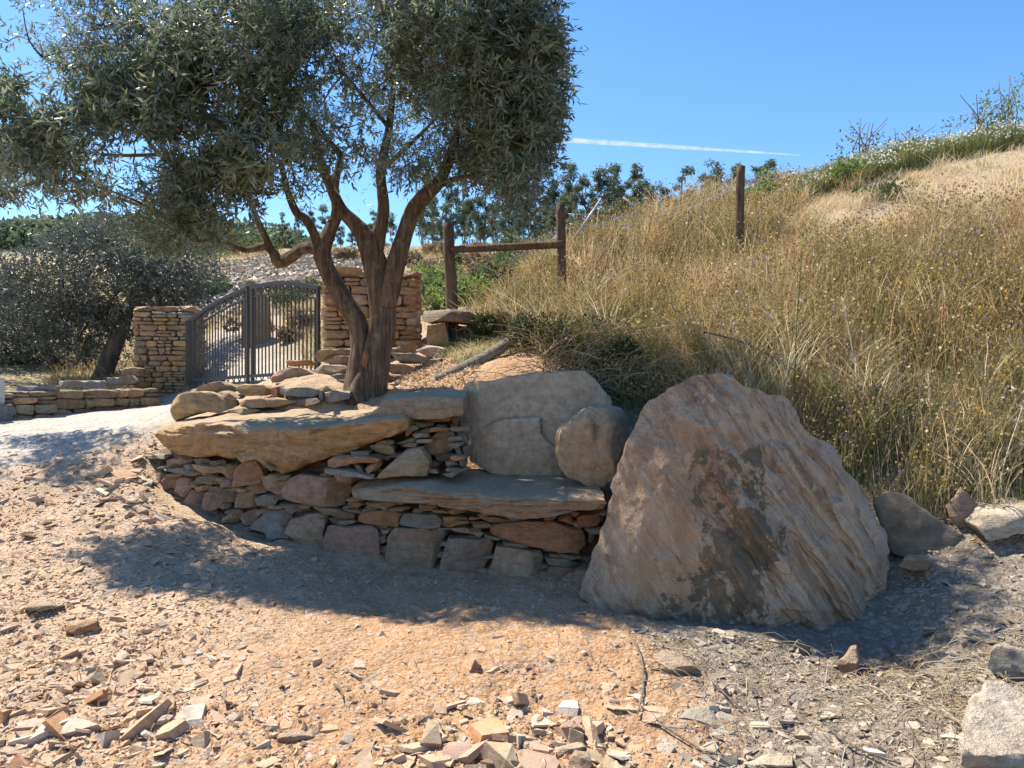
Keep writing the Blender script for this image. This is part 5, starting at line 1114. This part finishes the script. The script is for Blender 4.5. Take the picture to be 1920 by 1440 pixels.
# ------------------------------------------------------------------ grass and flowers on the bank
def blades(base, hgt, lean, wd, tint, seg=3):
    n = len(base); a = RG.uniform(0, np.pi, n); side = np.stack([np.cos(a), np.sin(a) * 0.5, np.zeros(n)], -1)
    V = []
    for k in range(seg):
        t = k / seg; p = base + np.array([0, 0, 1]) * (hgt * t * (1 - 0.15 * t))[:, None] + lean * (hgt * t * t)[:, None]
        wv = side * (wd * (1 - 0.55 * t))[:, None]; V += [p - wv, p + wv]
    tip = base + np.array([0, 0, 1]) * (hgt * 0.85)[:, None] + lean * hgt[:, None]; V.append(tip)
    V = np.stack(V, 1); m = 2 * seg + 1; i = np.arange(n)[:, None] * m
    Q = np.concatenate([i + np.array([[2 * k, 2 * k + 1, 2 * k + 3, 2 * k + 2]]) for k in range(seg - 1)]); T = i + np.array([[2 * seg - 2, 2 * seg - 1, 2 * seg]])
    return V.reshape(-1, 3), Q, T, np.repeat(tint, m), tip
def sample_bank(n, poly):
    P = np.array(poly); lo, hi = P.min(0), P.max(0); out = np.zeros((0, 2))
    while len(out) < n:
        q = RG.uniform(lo, hi, (n * 3, 2)); k = inpoly(q[:, 0], q[:, 1], poly) & (RG.random(len(q)) < np.clip((5.2 / q[:, 1]) ** 1.5, 0, 1) * np.clip(0.55 + 1.5 * fbm(np.column_stack([q * 2.6, 0 * q[:, 0]]), 3, 66), 0.12, 1)) & (np.abs(q[:, 0]) < q[:, 1] * 0.78 + 0.3)
        out = np.concatenate([out, q[k]])
    out = out[:n]; return np.column_stack([out, height(out[:, 0], out[:, 1])])
def patch(p, f, s): return fbm(np.stack([p[:, 0], p[:, 1], np.full(len(p), s * 3.1)], -1) * f, 3, s)
def meadow(n):
    b = sample_bank(n, BANK); px = b[:, 0] / b[:, 1] * F + 960; py = 720 - (b[:, 2] - CZ) / b[:, 1] * F
    mat_ = smooth01(7.9, 8.5, b[:, 1] + patch(b, 1.2, 3) * 0.9) * smooth01(1430, 1560, px)      # straw laid flat
    dk = smooth01(1350, 1150, px) * smooth01(8.5, 7.6, b[:, 1])                               # dark green growth, the corner's shade also put into its tint
    crn = smooth01(6.4, 5.9, b[:, 1]) * smooth01(1450, 1600, px)                               # taller pale green fringe
    g = patch(b, 1.5, 8)
    h = RG.uniform(0.35, 0.7, n) * (1 + 0.3 * g); h = h * (1 - 0.72 * mat_) * (1 - 0.3 * dk) * (1 - 0.45 * smooth01(9.4, 10.0, b[:, 1]) * smooth01(1330, 1420, px))
    h = np.where(RG.random(n) < 0.05, h * 1.35, h)
    foot = smooth01(0.0, 0.5, b[:, 1] - np.interp(px, [880, 1000, 1035, 1075, 1150, 1300, 1500, 1620, 1750, 1920, 2400], [9.0, 8.5, 7.4, 6.75, 6.45, 6.25, 5.75, 5.3, 5.12, 4.9, 4.5]))
    h = h * (0.45 + 0.55 * foot)
    lean = RG.normal(size=(n, 3)) * 0.22; lean[:, 2] = 0; lean[:, 0] += 0.05
    lean = lean * (1 + 2.8 * mat_)[:, None]
    t = 0.56 + 0.3 * RG.normal(size=n) * 0.8 + 0.42 * patch(b, 0.9, 18) + 0.1 * g
    t = t * (1 - mat_) + RG.uniform(0.78, 1.0, n) * mat_
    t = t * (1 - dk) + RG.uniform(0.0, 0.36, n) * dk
    t = t * (1 - crn) + RG.choice([0.2, 0.3, 0.38, 0.86, 0.95], n) * crn * 0.95
    h = np.where(RG.random(n) < 0.45 * mat_, 0.02, h)
    return b, h, lean, np.clip(t, 0, 1), mat_, dk, px
N = 105000
b, h, lean, t, mt_, dk, px = meadow(N)
V, Q, T, tn, tip = blades(b, h, lean, RG.uniform(0.0018, 0.0044, N), t)
put('dry_grass', npmesh('dry_grass', V, [T, Q], tint=tn), M['grass'], kind='stuff', label='tall golden dry meadow grass covering the bank', cat='grass')
# seed and flower heads on part of the stalks
k = (RG.random(N) < 0.6) & (mt_ < 0.5); tp2 = tip[k]; n = len(tp2)
r = RG.random(n); gz_ = patch(tp2, 1.1, 21)
ft_ = np.where(r < 0.945, np.clip(RG.beta(2, 1.6, n) * 0.56, 0, 0.54), np.where(r < 0.965 + 0.03 * gz_, RG.uniform(0.6, 0.74, n), np.where(r < 0.985, RG.uniform(0.8, 0.9, n), RG.uniform(0.92, 1.0, n))))
d = rand_dirs(n) * 0.6 + np.array([0, 0, 0.6]); d /= np.linalg.norm(d, axis=1)[:, None]; sz = RG.uniform(0.014, 0.034, n)
Vh, Fh, th, _, _ = kites(tp2, d, sz, sz * 0.75, ft_); V2, F2, t2, _, _ = kites(tp2, d, sz, sz * 0.75, ft_)
put('meadow_flowers', npmesh('meadow_flowers', np.concatenate([Vh, V2]), [np.concatenate([Fh, F2 + len(Vh)])], tint=np.concatenate([th, t2])), M['flower'], kind='stuff', label='dry seed heads with scattered yellow and violet flowers', cat='flowers')
# white flowering band on the bank top
n = 30000; px = RG.uniform(1395, 1990, n); Y = np.interp(px, [1395, 1500, 1600, 1750, 1990], [10.0, 10.3, 10.5, 10.8, 11.1]) + RG.uniform(-0.25, 0.75, n) ; x = (px - 960) / F * Y
bb = np.column_stack([x, Y, height(x, Y)]); hh = RG.uniform(0.22, 0.44, n) * (1 + 0.35 * patch(bb, 1.8, 41)) * np.interp(px, [1395, 1560, 1620], [0.7, 0.8, 1.0])
V, Q, T, tn, tip = blades(bb, hh, RG.normal(size=(n, 3)) * np.array([0.18, 0.18, 0]), RG.uniform(0.002, 0.0035, n), RG.uniform(0.05, 0.4, n))
kk = (RG.random(n) < 0.05 + 0.26 * patch(bb, 2.2, 47)); s_ = RG.uniform(0.022, 0.042, kk.sum()); d = rand_dirs(kk.sum())
Vh, Fh, th, _, _ = kites(tip[kk] - d * 0.01, d, s_, s_ * 0.8, RG.uniform(0.92, 1, kk.sum()))
wf = put('white_flowers', npmesh('white_flowers', Vh, [Fh], tint=th), M['flower'], kind='stuff', label='band of tiny white flowers along the top of the bank', cat='flowers')
put('green_stems', npmesh('green_stems', V, [T, Q], tint=tn), M['grass'], kind='stuff', label='green stems under the white flowers on the bank top', cat='grass')
# pale tufts, lodged stalks and rusty dock clumps that break up the meadow
tb, th_, tt_, tw = [], [], [], []
for i in range(330):
    q = sample_bank(1, BANK)[0]; px = q[0] / q[1] * F + 960; low = q[1] < np.interp(px, [1000, 1500, 1700, 1920], [7.0, 6.6, 6.1, 5.6])
    kind = rnd.random(); m = rnd.randint(25, 60); c = np.repeat(q[None], m, 0) + RG.normal(size=(m, 3)) * np.array([0.06, 0.06, 0])
    if low and px > 1350: t0 = rnd.choice([0.28, 0.36, 0.92, 1.0, 0.95]); hh = rnd.uniform(0.4, 0.8)
    elif kind < 0.3: t0 = 0.7; hh = rnd.uniform(0.45, 0.8)
    elif kind < 0.7: t0 = rnd.uniform(0.86, 1.0); hh = rnd.uniform(0.35, 0.7)
    else: t0 = rnd.uniform(0.1, 0.35); hh = rnd.uniform(0.25, 0.5)
    if q[1] > 8.6 and px > 1430: hh *= 0.45
    tb.append(c); th_.append(hh * RG.uniform(0.6, 1.1, m)); tt_.append(np.clip(t0 + RG.normal(size=m) * 0.05, 0, 1)); tw.append(RG.normal(size=(m, 3)) * np.array([0.42, 0.35, 0]) + np.array([rnd.gauss(0, 0.25), rnd.gauss(-0.1, 0.2), 0]))
tb = np.concatenate(tb); V, Q, T, tn, tip = blades(tb, np.concatenate(th_), np.concatenate(tw), RG.uniform(0.002, 0.005, len(tb)), np.concatenate(tt_), 4)
put('grass_tufts', npmesh('grass_tufts', V, [T, Q], tint=tn), M['grass'], kind='stuff', label='pale bent tufts and rusty clumps among the meadow grass', cat='grass')
# short greyish grass round the log and the pier
n = 9000; px = RG.uniform(800, 1060, n); Y = RG.uniform(6.9, 9.3, n); x = (px - 960) / F * Y; bb = np.column_stack([x, Y, height(x, Y)]); kp = (patch(bb, 1.6, 71) > -0.05 - 0.5 * (px > 900)) & (Y > 7.5) & ((px > 850) | (Y > 8.2)); bb = bb[kp]; n = len(bb)
V, Q, T, tn, tip = blades(bb, RG.uniform(0.03, 0.15, n), RG.normal(size=(n, 3)) * np.array([0.9, 0.7, 0]), RG.uniform(0.0015, 0.003, n), RG.choice([0.05, 0.12, 0.2, 0.86, 0.95], n), 3)
put('short_grass', npmesh('short_grass', V, [T, Q], tint=tn), M['grass'], kind='stuff', label='short dry and green grass round the grey log', cat='grass')
# hill grass further off
n = 42000; Y = RG.uniform(11, 34, n) ** 1.0; x = RG.uniform(-0.62, 0.12, n) * Y; kp = ~inpoly(x, Y, ROAD) & ~inpoly(x, Y, BANK); x, Y = x[kp], Y[kp]; n = len(x)
bb = np.column_stack([x, Y, height(x, Y)]); kp = (patch(bb, 0.5, 55) > -0.15) & ~((((bb[:, 0] + 7.0 + (bb[:, 1] - 22) * 0.15) / 4.2) ** 2 + ((bb[:, 1] - 23.5) / 6.5) ** 2 < 0.9) & (RG.random(n) < 0.85)); bb = bb[kp]; n = len(bb)
V, Q, T, tn, tip = blades(bb, RG.uniform(0.1, 0.34, n), RG.normal(size=(n, 3)) * np.array([0.6, 0.6, 0]), RG.uniform(0.004, 0.01, n), np.clip(0.6 + 0.35 * patch(bb, 0.4, 58) + RG.normal(size=n) * 0.15, 0, 1), 2)
put('hill_grass', npmesh('hill_grass', V, [T, Q], tint=tn), M['grass'], kind='stuff', label='sparse dry grass on the hillside behind the gate', cat='grass')
n = 11000; x = RG.uniform(-13, 1.5, n); y = RG.uniform(17, 31, n)
q_ = np.column_stack([x, y, 0 * x]); g_ = fbm(np.column_stack([x, y, height(x, y)]) * 0.35, 4, 77)
m_ = np.maximum(1 - ((x + 7.0 + (y - 22) * 0.15) / 4.2) ** 2 - ((y - 23.5) / 6.5) ** 2, 1 - ((x + 2.5) / 5) ** 2 - ((y - 29) / 3) ** 2) + g_ * 0.6 > 0.15
x, y = x[m_], y[m_]; hz = height(x, y); Vs, Fs, off = [], [], 0; CHS = [chip_mesh(900 + k) for k in range(10)]; tn = []
for i in range(len(x)):
    V, Fc = CHS[i % 10]; R_ = rotm(RG.uniform(0, 6.28), RG.normal() * 0.5, RG.normal() * 0.5); Vs.append((V * RG.uniform(0.06, 0.2) * np.array([1.3, 1, 1.2])) @ R_.T + np.array([x[i], y[i], hz[i] + 0.03])); Fs.append(Fc + off); off += len(V); tn.append(np.full(len(V), RG.uniform(0.15, 0.55)))
put('scree', npmesh('scree', np.concatenate(Vs), [np.concatenate(Fs)], tint=np.concatenate(tn)), M['chip'], kind='stuff', label='pale loose scree on the slope above the gate', cat='scree')
# dark tangle of stems behind the backrest
lst, tt = [], []
for k in range(420):
    px = rnd.uniform(1000, 1240); Y = rnd.uniform(6.45, 7.4); x = (px - 960) / F * Y; z = gh(x, Y); q = np.array([x, Y, z + rnd.uniform(0.0, 0.12)])
    d = np.array([rnd.gauss(0, 0.3), rnd.gauss(-0.08, 0.2), rnd.uniform(0.02, 0.28)]); lst.append((spline([q, q + d * 0.6 + np.array([0, 0, 0.08]), q + d * 1.3 - np.array([0, 0, 0.04])], 5), [0.004, 0.002])); tt.append(rnd.uniform(0, 0.8))
many_tubes('dry_stems', lst, M['straw'], None, 3, tt, kind='stuff', label='tangle of dry stems in shade behind the backrest slab', cat='undergrowth')
# a few tall stalks that stand out
for i, (pts, lab, hd) in enumerate([([(1490, 770, 5.9), (1492, 640, 5.95), (1500, 520, 6.0), (1505, 450, 6.0)], 'tall straight green stalk above the giant boulder', 0), ([(1517, 775, 5.85), (1515, 690, 5.9), (1512, 600, 5.95)], 'shorter green stalk next to the tall straight one', 0),
        ([(1680, 850, 5.7), (1640, 770, 5.8), (1590, 718, 5.9), (1530, 716, 5.95)], 'white arching grass stalk bending over the giant boulder', 1), ([(1605, 690, 5.8), (1590, 610, 5.85), (1580, 560, 5.9)], 'pale feathery grass ear above the arching stalk', 1),
        ([(1750, 880, 5.5), (1745, 800, 5.5), (1740, 700, 5.55)], 'straight pale grass stalk in the middle of the fringe', 1), ([(1870, 960, 5.1), (1880, 880, 5.1), (1905, 800, 5.15), (1925, 740, 5.2)], 'thick pale sheaf stalk near the frame edge', 1)]):
    t = thing('grass_stalk', lab, 'grass stalk', tuple(W(*pts[0])), 'tall stalks in front of the meadow')
    p = [W(*q) for q in pts]; many_tubes('stem', [(spline(p, 12), [0.006, 0.003])], M['straw'] if hd else M['lime_leaf'], t, 5, [0.9 if hd else 0.4])
    if hd:
        e = spline(p, 12)[-4:]; m = 40; bq = e[RG.integers(0, 4, m)] + RG.normal(size=(m, 3)) * 0.012
        V, Fc, tn, _, _ = kites(bq, rand_dirs(m) + np.array([0, 0, 0.5]), np.full(m, 0.03), np.full(m, 0.007), np.full(m, 0.97)); put('seed_head', npmesh('seed_head', V, [Fc], tint=tn), M['straw'], t)

# ------------------------------------------------------------------ loose stones and chips on the ground
CH = [chip_mesh(800 + k) for k in range(26)]
def zone(x, y):
    """density and size of chips over the ground, by place"""
    px = x / y * F + 960
    dens = np.full(len(x), 0.33); size = np.full(len(x), 0.026)
    left = smooth01(-0.9, -2.0, x); dens = np.maximum(dens, 0.6 * left); size = size + 0.014 * left
    bare = np.exp(-((x + 0.35) / 0.9) ** 2 - ((y - 4.1) / 0.55) ** 2); dens = dens * (1 - 0.85 * bare)
    rub = smooth01(0.5, 0.9, x + 0.1 * np.sin(y * 5)) * smooth01(4.9, 4.2, y); dens = np.maximum(dens, 1.0 * rub); size = size + 0.008 * rub
    br_ = np.exp(-((x - 0.05) / 0.65) ** 2 - ((y - 3.0) / 0.38) ** 2); dens = np.maximum(dens, br_); size = size + 0.06 * br_
    bl = np.exp(-((x + 1.7) / 0.8) ** 2 - ((y - 3.2) / 0.45) ** 2); dens = np.maximum(dens, 0.9 * bl); size = size + 0.028 * bl
    heap = np.exp(-((x + 3.35) / 0.7) ** 2 - ((y - 6.6) / 0.55) ** 2); dens = np.maximum(dens, heap); size = size + 0.045 * heap
    return dens, size, rub
NOT = [[XY(1085, 5.0), XY(1250, 4.28), XY(1420, 4.2), XY(1660, 4.1), XY(1700, 4.3), XY(1700, 5.6), XY(1090, 5.6)], [(-3.25, 6.6), (-2.6, 6.1), (-1.9, 5.75), (-1.1, 5.42), (-0.3, 5.22), (0.45, 5.05), (1, 5.1), (1, 7), (-3.3, 8)]]
def sample_ground(n, lo=2.35):
    out = np.zeros((0, 2))
    while len(out) < n:
        y = RG.uniform(lo, 7.6, n * 3); x = RG.uniform(-5.6, 3.6, n * 3); d_, _, _ = zone(x, y)
        k = (RG.random(len(x)) < d_) & (np.abs(x) < y * 0.74) & ~inpoly(x, y, NOT[0]) & ~inpoly(x, y, NOT[1]) & ~inpoly(x, y, BANK) & ~(inpoly(x, y, ROAD) & (RG.random(len(x)) < 0.8)) & (RG.random(len(x)) < np.clip(3.4 / y, 0.3, 1))
        out = np.concatenate([out, np.column_stack([x, y])[k]])
    return out[:n]
pts = sample_ground(9500); _, size, rub = zone(pts[:, 0], pts[:, 1])
sz = size * np.clip(RG.lognormal(-0.75, 0.75, len(pts)), 0.15, 2.2)
show = sz / pts[:, 1]
order = np.argsort(-show); big = set(order[:270].tolist())
gzz = height(pts[:, 0], pts[:, 1])
CM = []
LAND += [(1.25, 4.15, 'giant boulder'), (0.0, 5.1, 'seat slab'), (-1.8, 5.75, 'corner of the bench wall'), (-3.1, 6.6, 'end of the bench wall'), (-1.0, 5.35, 'big pink block of the bench wall')]
SHORT = {'dark wedge of rock in shade beside the giant boulder': 'dark wedge rock', 'large pinkish white rock filling the lower corner': 'pinkish corner rock', 'dark brown lumpy stone on the sunlit dirt': 'dark lumpy stone',
         'thick flat brown stone alone on open dirt': 'thick flat brown stone', 'pale pink block stone on the dirt among tan chips': 'pale pink block', 'long flat tan stone on the pale dirt near the frame edge': 'long flat tan stone',
         'broken orange stone with a slanting piece on top': 'broken orange stone', 'rounded brown stone at the edge of the brown stone spread': 'rounded brown stone', 'brown block stone in the thick of the stone spread': 'brown block',
         'pale rounded stone on the shadow edge in the middle': 'pale rounded stone', 'upright pink stone shard on smooth dirt': 'upright pink shard', 'tan block stone half sunlit in the rubble below the giant boulder': 'half sunlit tan block',
         'grey rectangular block stone lying in the sunlit rubble': 'grey rectangular block', 'split white slate in the straw littered rubble': 'split white slate', 'broad white slate at the lower edge of the rubble': 'broad white slate',
         'square tan stone cut by the lower frame edge': 'square tan stone', 'flat pale slate lying between brown stones and grey rubble': 'flat pale slate', 'ribbed tan stone standing in the chips before the giant boulder': 'ribbed tan stone'}
LM = [(x, y, SHORT.get(l, l)) for x, y, l in LAND if l in SHORT or len(l.split()) < 8]
taken = {}
def loose_label(x, y, key, s, j):
    d = [(math.hypot(x - a, y - b), a, b, l) for a, b, l in LM]; _, a, b, l = min(d)
    rel = 'beyond' if y - b > abs(x - a) else ('in front of' if b - y > abs(x - a) else ('left of' if x < a else 'right of'))
    sz_ = 'large' if s > 0.1 else ('medium' if s > 0.065 else 'small'); shp = 'flat' if (800 + j) % 4 else 'chunky'
    tone = {'tan': 'tan', 'pink': 'pinkish', 'pale': 'pale', 'orange': 'orange brown', 'grey': 'grey', 'olive': 'olive grey'}[key]
    lab = '%s %s %s stone lying %s the %s' % (sz_, shp, tone, rel, l); k = taken.get(lab, 0); taken[lab] = k + 1
    return lab if k == 0 else '%s %s %s stone %s the %s, %s' % (sz_, shp, tone, rel, l, ['second one', 'third one', 'fourth one', 'fifth one', 'sixth one', 'seventh one', 'eighth one', 'ninth one', 'tenth one', 'eleventh one', 'twelfth one'][min(k - 1, 10)])
for V, Fc in CH:
    me = npmesh('loose_stone', V, [Fc]); me.materials.append(M['shard']); CM.append(me)
Vs, Fs, Ts, off = [], [], [], 0
for i in range(len(pts)):
    x, y = pts[i]; s = sz[i]; R_ = rotm(RG.uniform(0, 6.28), RG.normal() * 0.3, RG.normal() * 0.3); j = int(RG.integers(0, len(CH)))
    st = np.array([RG.uniform(1.0, 1.7), RG.uniform(0.8, 1.2), RG.uniform(0.7, 1.3)]) * s
    loc = np.array([x, y, gzz[i] + s * RG.uniform(-0.06, 0.06)])
    isr = RG.random() < rub[i]
    if i in big:
        key = rnd.choice(['grey', 'pale', 'grey', 'olive', 'olive']) if isr else rnd.choice(['tan', 'pink', 'pale', 'tan', 'orange', 'tan'])
        c = pc(key, 0.15); lab = loose_label(x, y, key, s, j)
        o = put('loose_stone', CM[j], None, color=c, label=lab, cat='stone', group='loose stones on the ground')
        o.matrix_world = Matrix.Translation(loc) @ Matrix((R_ * st).tolist()).to_4x4()
    else:
        V, Fc = CH[j]; Vs.append((V * st) @ R_.T + loc); Fs.append(Fc + off); off += len(V)
        Ts.append(np.full(len(V), RG.uniform(0.05, 0.5) if isr else (RG.uniform(0.35, 0.62) if RG.random() < 0.45 else RG.uniform(0.6, 1.0))))
put('stone_chips', npmesh('stone_chips', np.concatenate(Vs), [np.concatenate(Fs)], tint=np.concatenate(Ts)), M['chip'], kind='stuff', label='small stone chips scattered over the dirt and rubble', cat='gravel')
# fine grit
pts = sample_ground(26000); n = len(pts); gz2 = height(pts[:, 0], pts[:, 1]); Vs, Fs, off = [], [], 0
_, _, rub = zone(pts[:, 0], pts[:, 1]); tn = []
tet = np.array([(0.5, 0, -0.15), (-0.3, 0.45, -0.15), (-0.35, -0.4, -0.15), (0.1, 0.05, 0.35), (-0.1, -0.1, 0.3)]); tf = np.array([[0, 1, 3], [1, 2, 4], [2, 0, 3], [3, 4, 2], [3, 1, 4]])
a = RG.uniform(0, 6.28, n); s = RG.uniform(0.006, 0.02, n)
rot = np.stack([np.stack([np.cos(a), -np.sin(a), 0 * a], -1), np.stack([np.sin(a), np.cos(a), 0 * a], -1), np.stack([0 * a, 0 * a, 1 + 0 * a], -1)], 1)
V = np.einsum('nij,kj->nki', rot, tet) * s[:, None, None] + np.column_stack([pts, gz2])[:, None]
put('grit', npmesh('grit', V.reshape(-1, 3), [(tf[None] + (np.arange(n) * 5)[:, None, None]).reshape(-1, 3)], tint=np.repeat(np.where(RG.random(n) < rub, RG.uniform(0, 0.45, n), RG.uniform(0.5, 1, n)), 5)), M['chip'], kind='stuff', label='fine grit and crumbs of soil on the dirt', cat='gravel')
pts = sample_ground(9000); k = fbm(np.column_stack([pts * 1.7, 0 * pts[:, 0]]), 2, 15) > -0.05; k &= zone(pts[:, 0], pts[:, 1])[2] < 0.25; pts = pts[k]; n = len(pts); hz = height(pts[:, 0], pts[:, 1]); rub = zone(pts[:, 0], pts[:, 1])[2]
a = RG.uniform(0, 6.28, n); s = RG.uniform(0.012, 0.04, n); oc = np.array([(1, 0, 0), (-1, 0, 0), (0, 1, 0), (0, -1, 0), (0, 0, 0.8), (0, 0, -0.6)]) * 0.5; of = np.array([[0, 2, 4], [2, 1, 4], [1, 3, 4], [3, 0, 4], [2, 0, 5], [1, 2, 5], [3, 1, 5], [0, 3, 5]])
V = oc[None] * (1 + RG.normal(size=(n, 6, 1)) * 0.28); rot = np.stack([np.stack([np.cos(a), -np.sin(a), 0 * a], -1), np.stack([np.sin(a), np.cos(a), 0 * a], -1), np.stack([0 * a, 0.3 * np.sin(a * 3), 1 + 0 * a], -1)], 1)
V = np.einsum('nij,nkj->nki', rot, V) * s[:, None, None] + np.column_stack([pts, hz])[:, None]
put('soil_clods', npmesh('soil_clods', V.reshape(-1, 3), [(of[None] + (np.arange(n) * 6)[:, None, None]).reshape(-1, 3)], tint=np.repeat(np.where(rub > 0.5, RG.uniform(0.0, 0.35, n), RG.uniform(0.0, 1, n)), 6)), M['clod'], kind='stuff', label='crumbly clods of reddish soil on the dirt', cat='soil')
# straw and twigs
lst, tt = [], []
for k in range(900):
    if k < 420: x, y = rnd.gauss(2.1, 0.5), rnd.gauss(3.35, 0.35)
    elif k < 640: x, y = rnd.uniform(0.6, 3.2), rnd.uniform(2.6, 4.2)
    else: x, y = rnd.uniform(-3.5, 1.0), rnd.uniform(2.6, 6.0)
    if y < 2.3 or abs(x) > 0.75 * y or inpoly(np.array([x]), np.array([y]), NOT[0])[0] or inpoly(np.array([x]), np.array([y]), NOT[1])[0]: continue
    L = rnd.uniform(0.05, 0.3) if k < 640 else rnd.uniform(0.03, 0.1); a = rnd.uniform(0, 6.28); x2, y2 = x + L * math.cos(a), y + L * math.sin(a)
    z = gh(x, y) + 0.012; z2_ = gh(x2, y2) + 0.015; lst.append((spline([(x, y, z), ((x + x2) / 2 + rnd.gauss(0, 0.01), (y + y2) / 2, max(z, z2_) + rnd.uniform(0.005, 0.04)), (x2, y2, z2_)], 4), [0.0022, 0.0014])); tt.append(rnd.random())
many_tubes('straw', lst, M['straw'], None, 3, tt, kind='stuff', label='dry straw and bits of twig littering the rubble', cat='straw')
for i, (p, lab) in enumerate([([(1190, 1205), (1205, 1250), (1205, 1300), (1195, 1345)], 'long bent grey twig at the edge of the sunlit dirt'), ([(1235, 1360), (1290, 1395), (1345, 1432)], 'straight pale cane lying across the lower rubble'), ([(1335, 1280), (1365, 1310), (1400, 1338)], 'short pale twig between the block stones'),
                            ([(1555, 1370), (1590, 1400), (1640, 1425), (1690, 1436)], 'long pale cane at the lower edge near the pinkish corner rock'), ([(1660, 1215), (1700, 1245), (1750, 1275)], 'dry stalk bundle leaning beside the giant boulder'), ([(626, 1285), (640, 1300), (643, 1315)], 'tiny white twig alone on the open dirt')]):
    w3 = []
    for a, b_ in p:
        yy = np.linspace(2.4, 6, 240); xx = (a - 960) / F * yy; hz = height(xx, yy); rz_ = CZ - (b_ - 720) / F * yy; kx = np.argmax(rz_ < hz + 0.015); w3.append((xx[kx], yy[kx], hz[kx] + 0.02))
    tube('twig', w3, [0.006, 0.005, 0.003], M['grey_wood'], None, 6, 10, 0, 0, label=lab, cat='twig')
# leaf litter and debris against the bank foot behind the wall
n = 1500; px = RG.uniform(740, 900, n); Y = RG.uniform(6.9, 8.2, n); x = (px - 960) / F * Y
V, Fc, tn, _, _ = kites(np.column_stack([x, Y, height(x, Y) + 0.01]), rand_dirs(n) * np.array([1, 1, 0.4]), RG.uniform(0.03, 0.07, n), RG.uniform(0.01, 0.02, n), RG.random(n))
put('leaf_litter', npmesh('leaf_litter', V, [Fc], tint=tn), M['straw'], kind='stuff', label='dry leaf litter at the foot of the bank by the trunk', cat='litter')
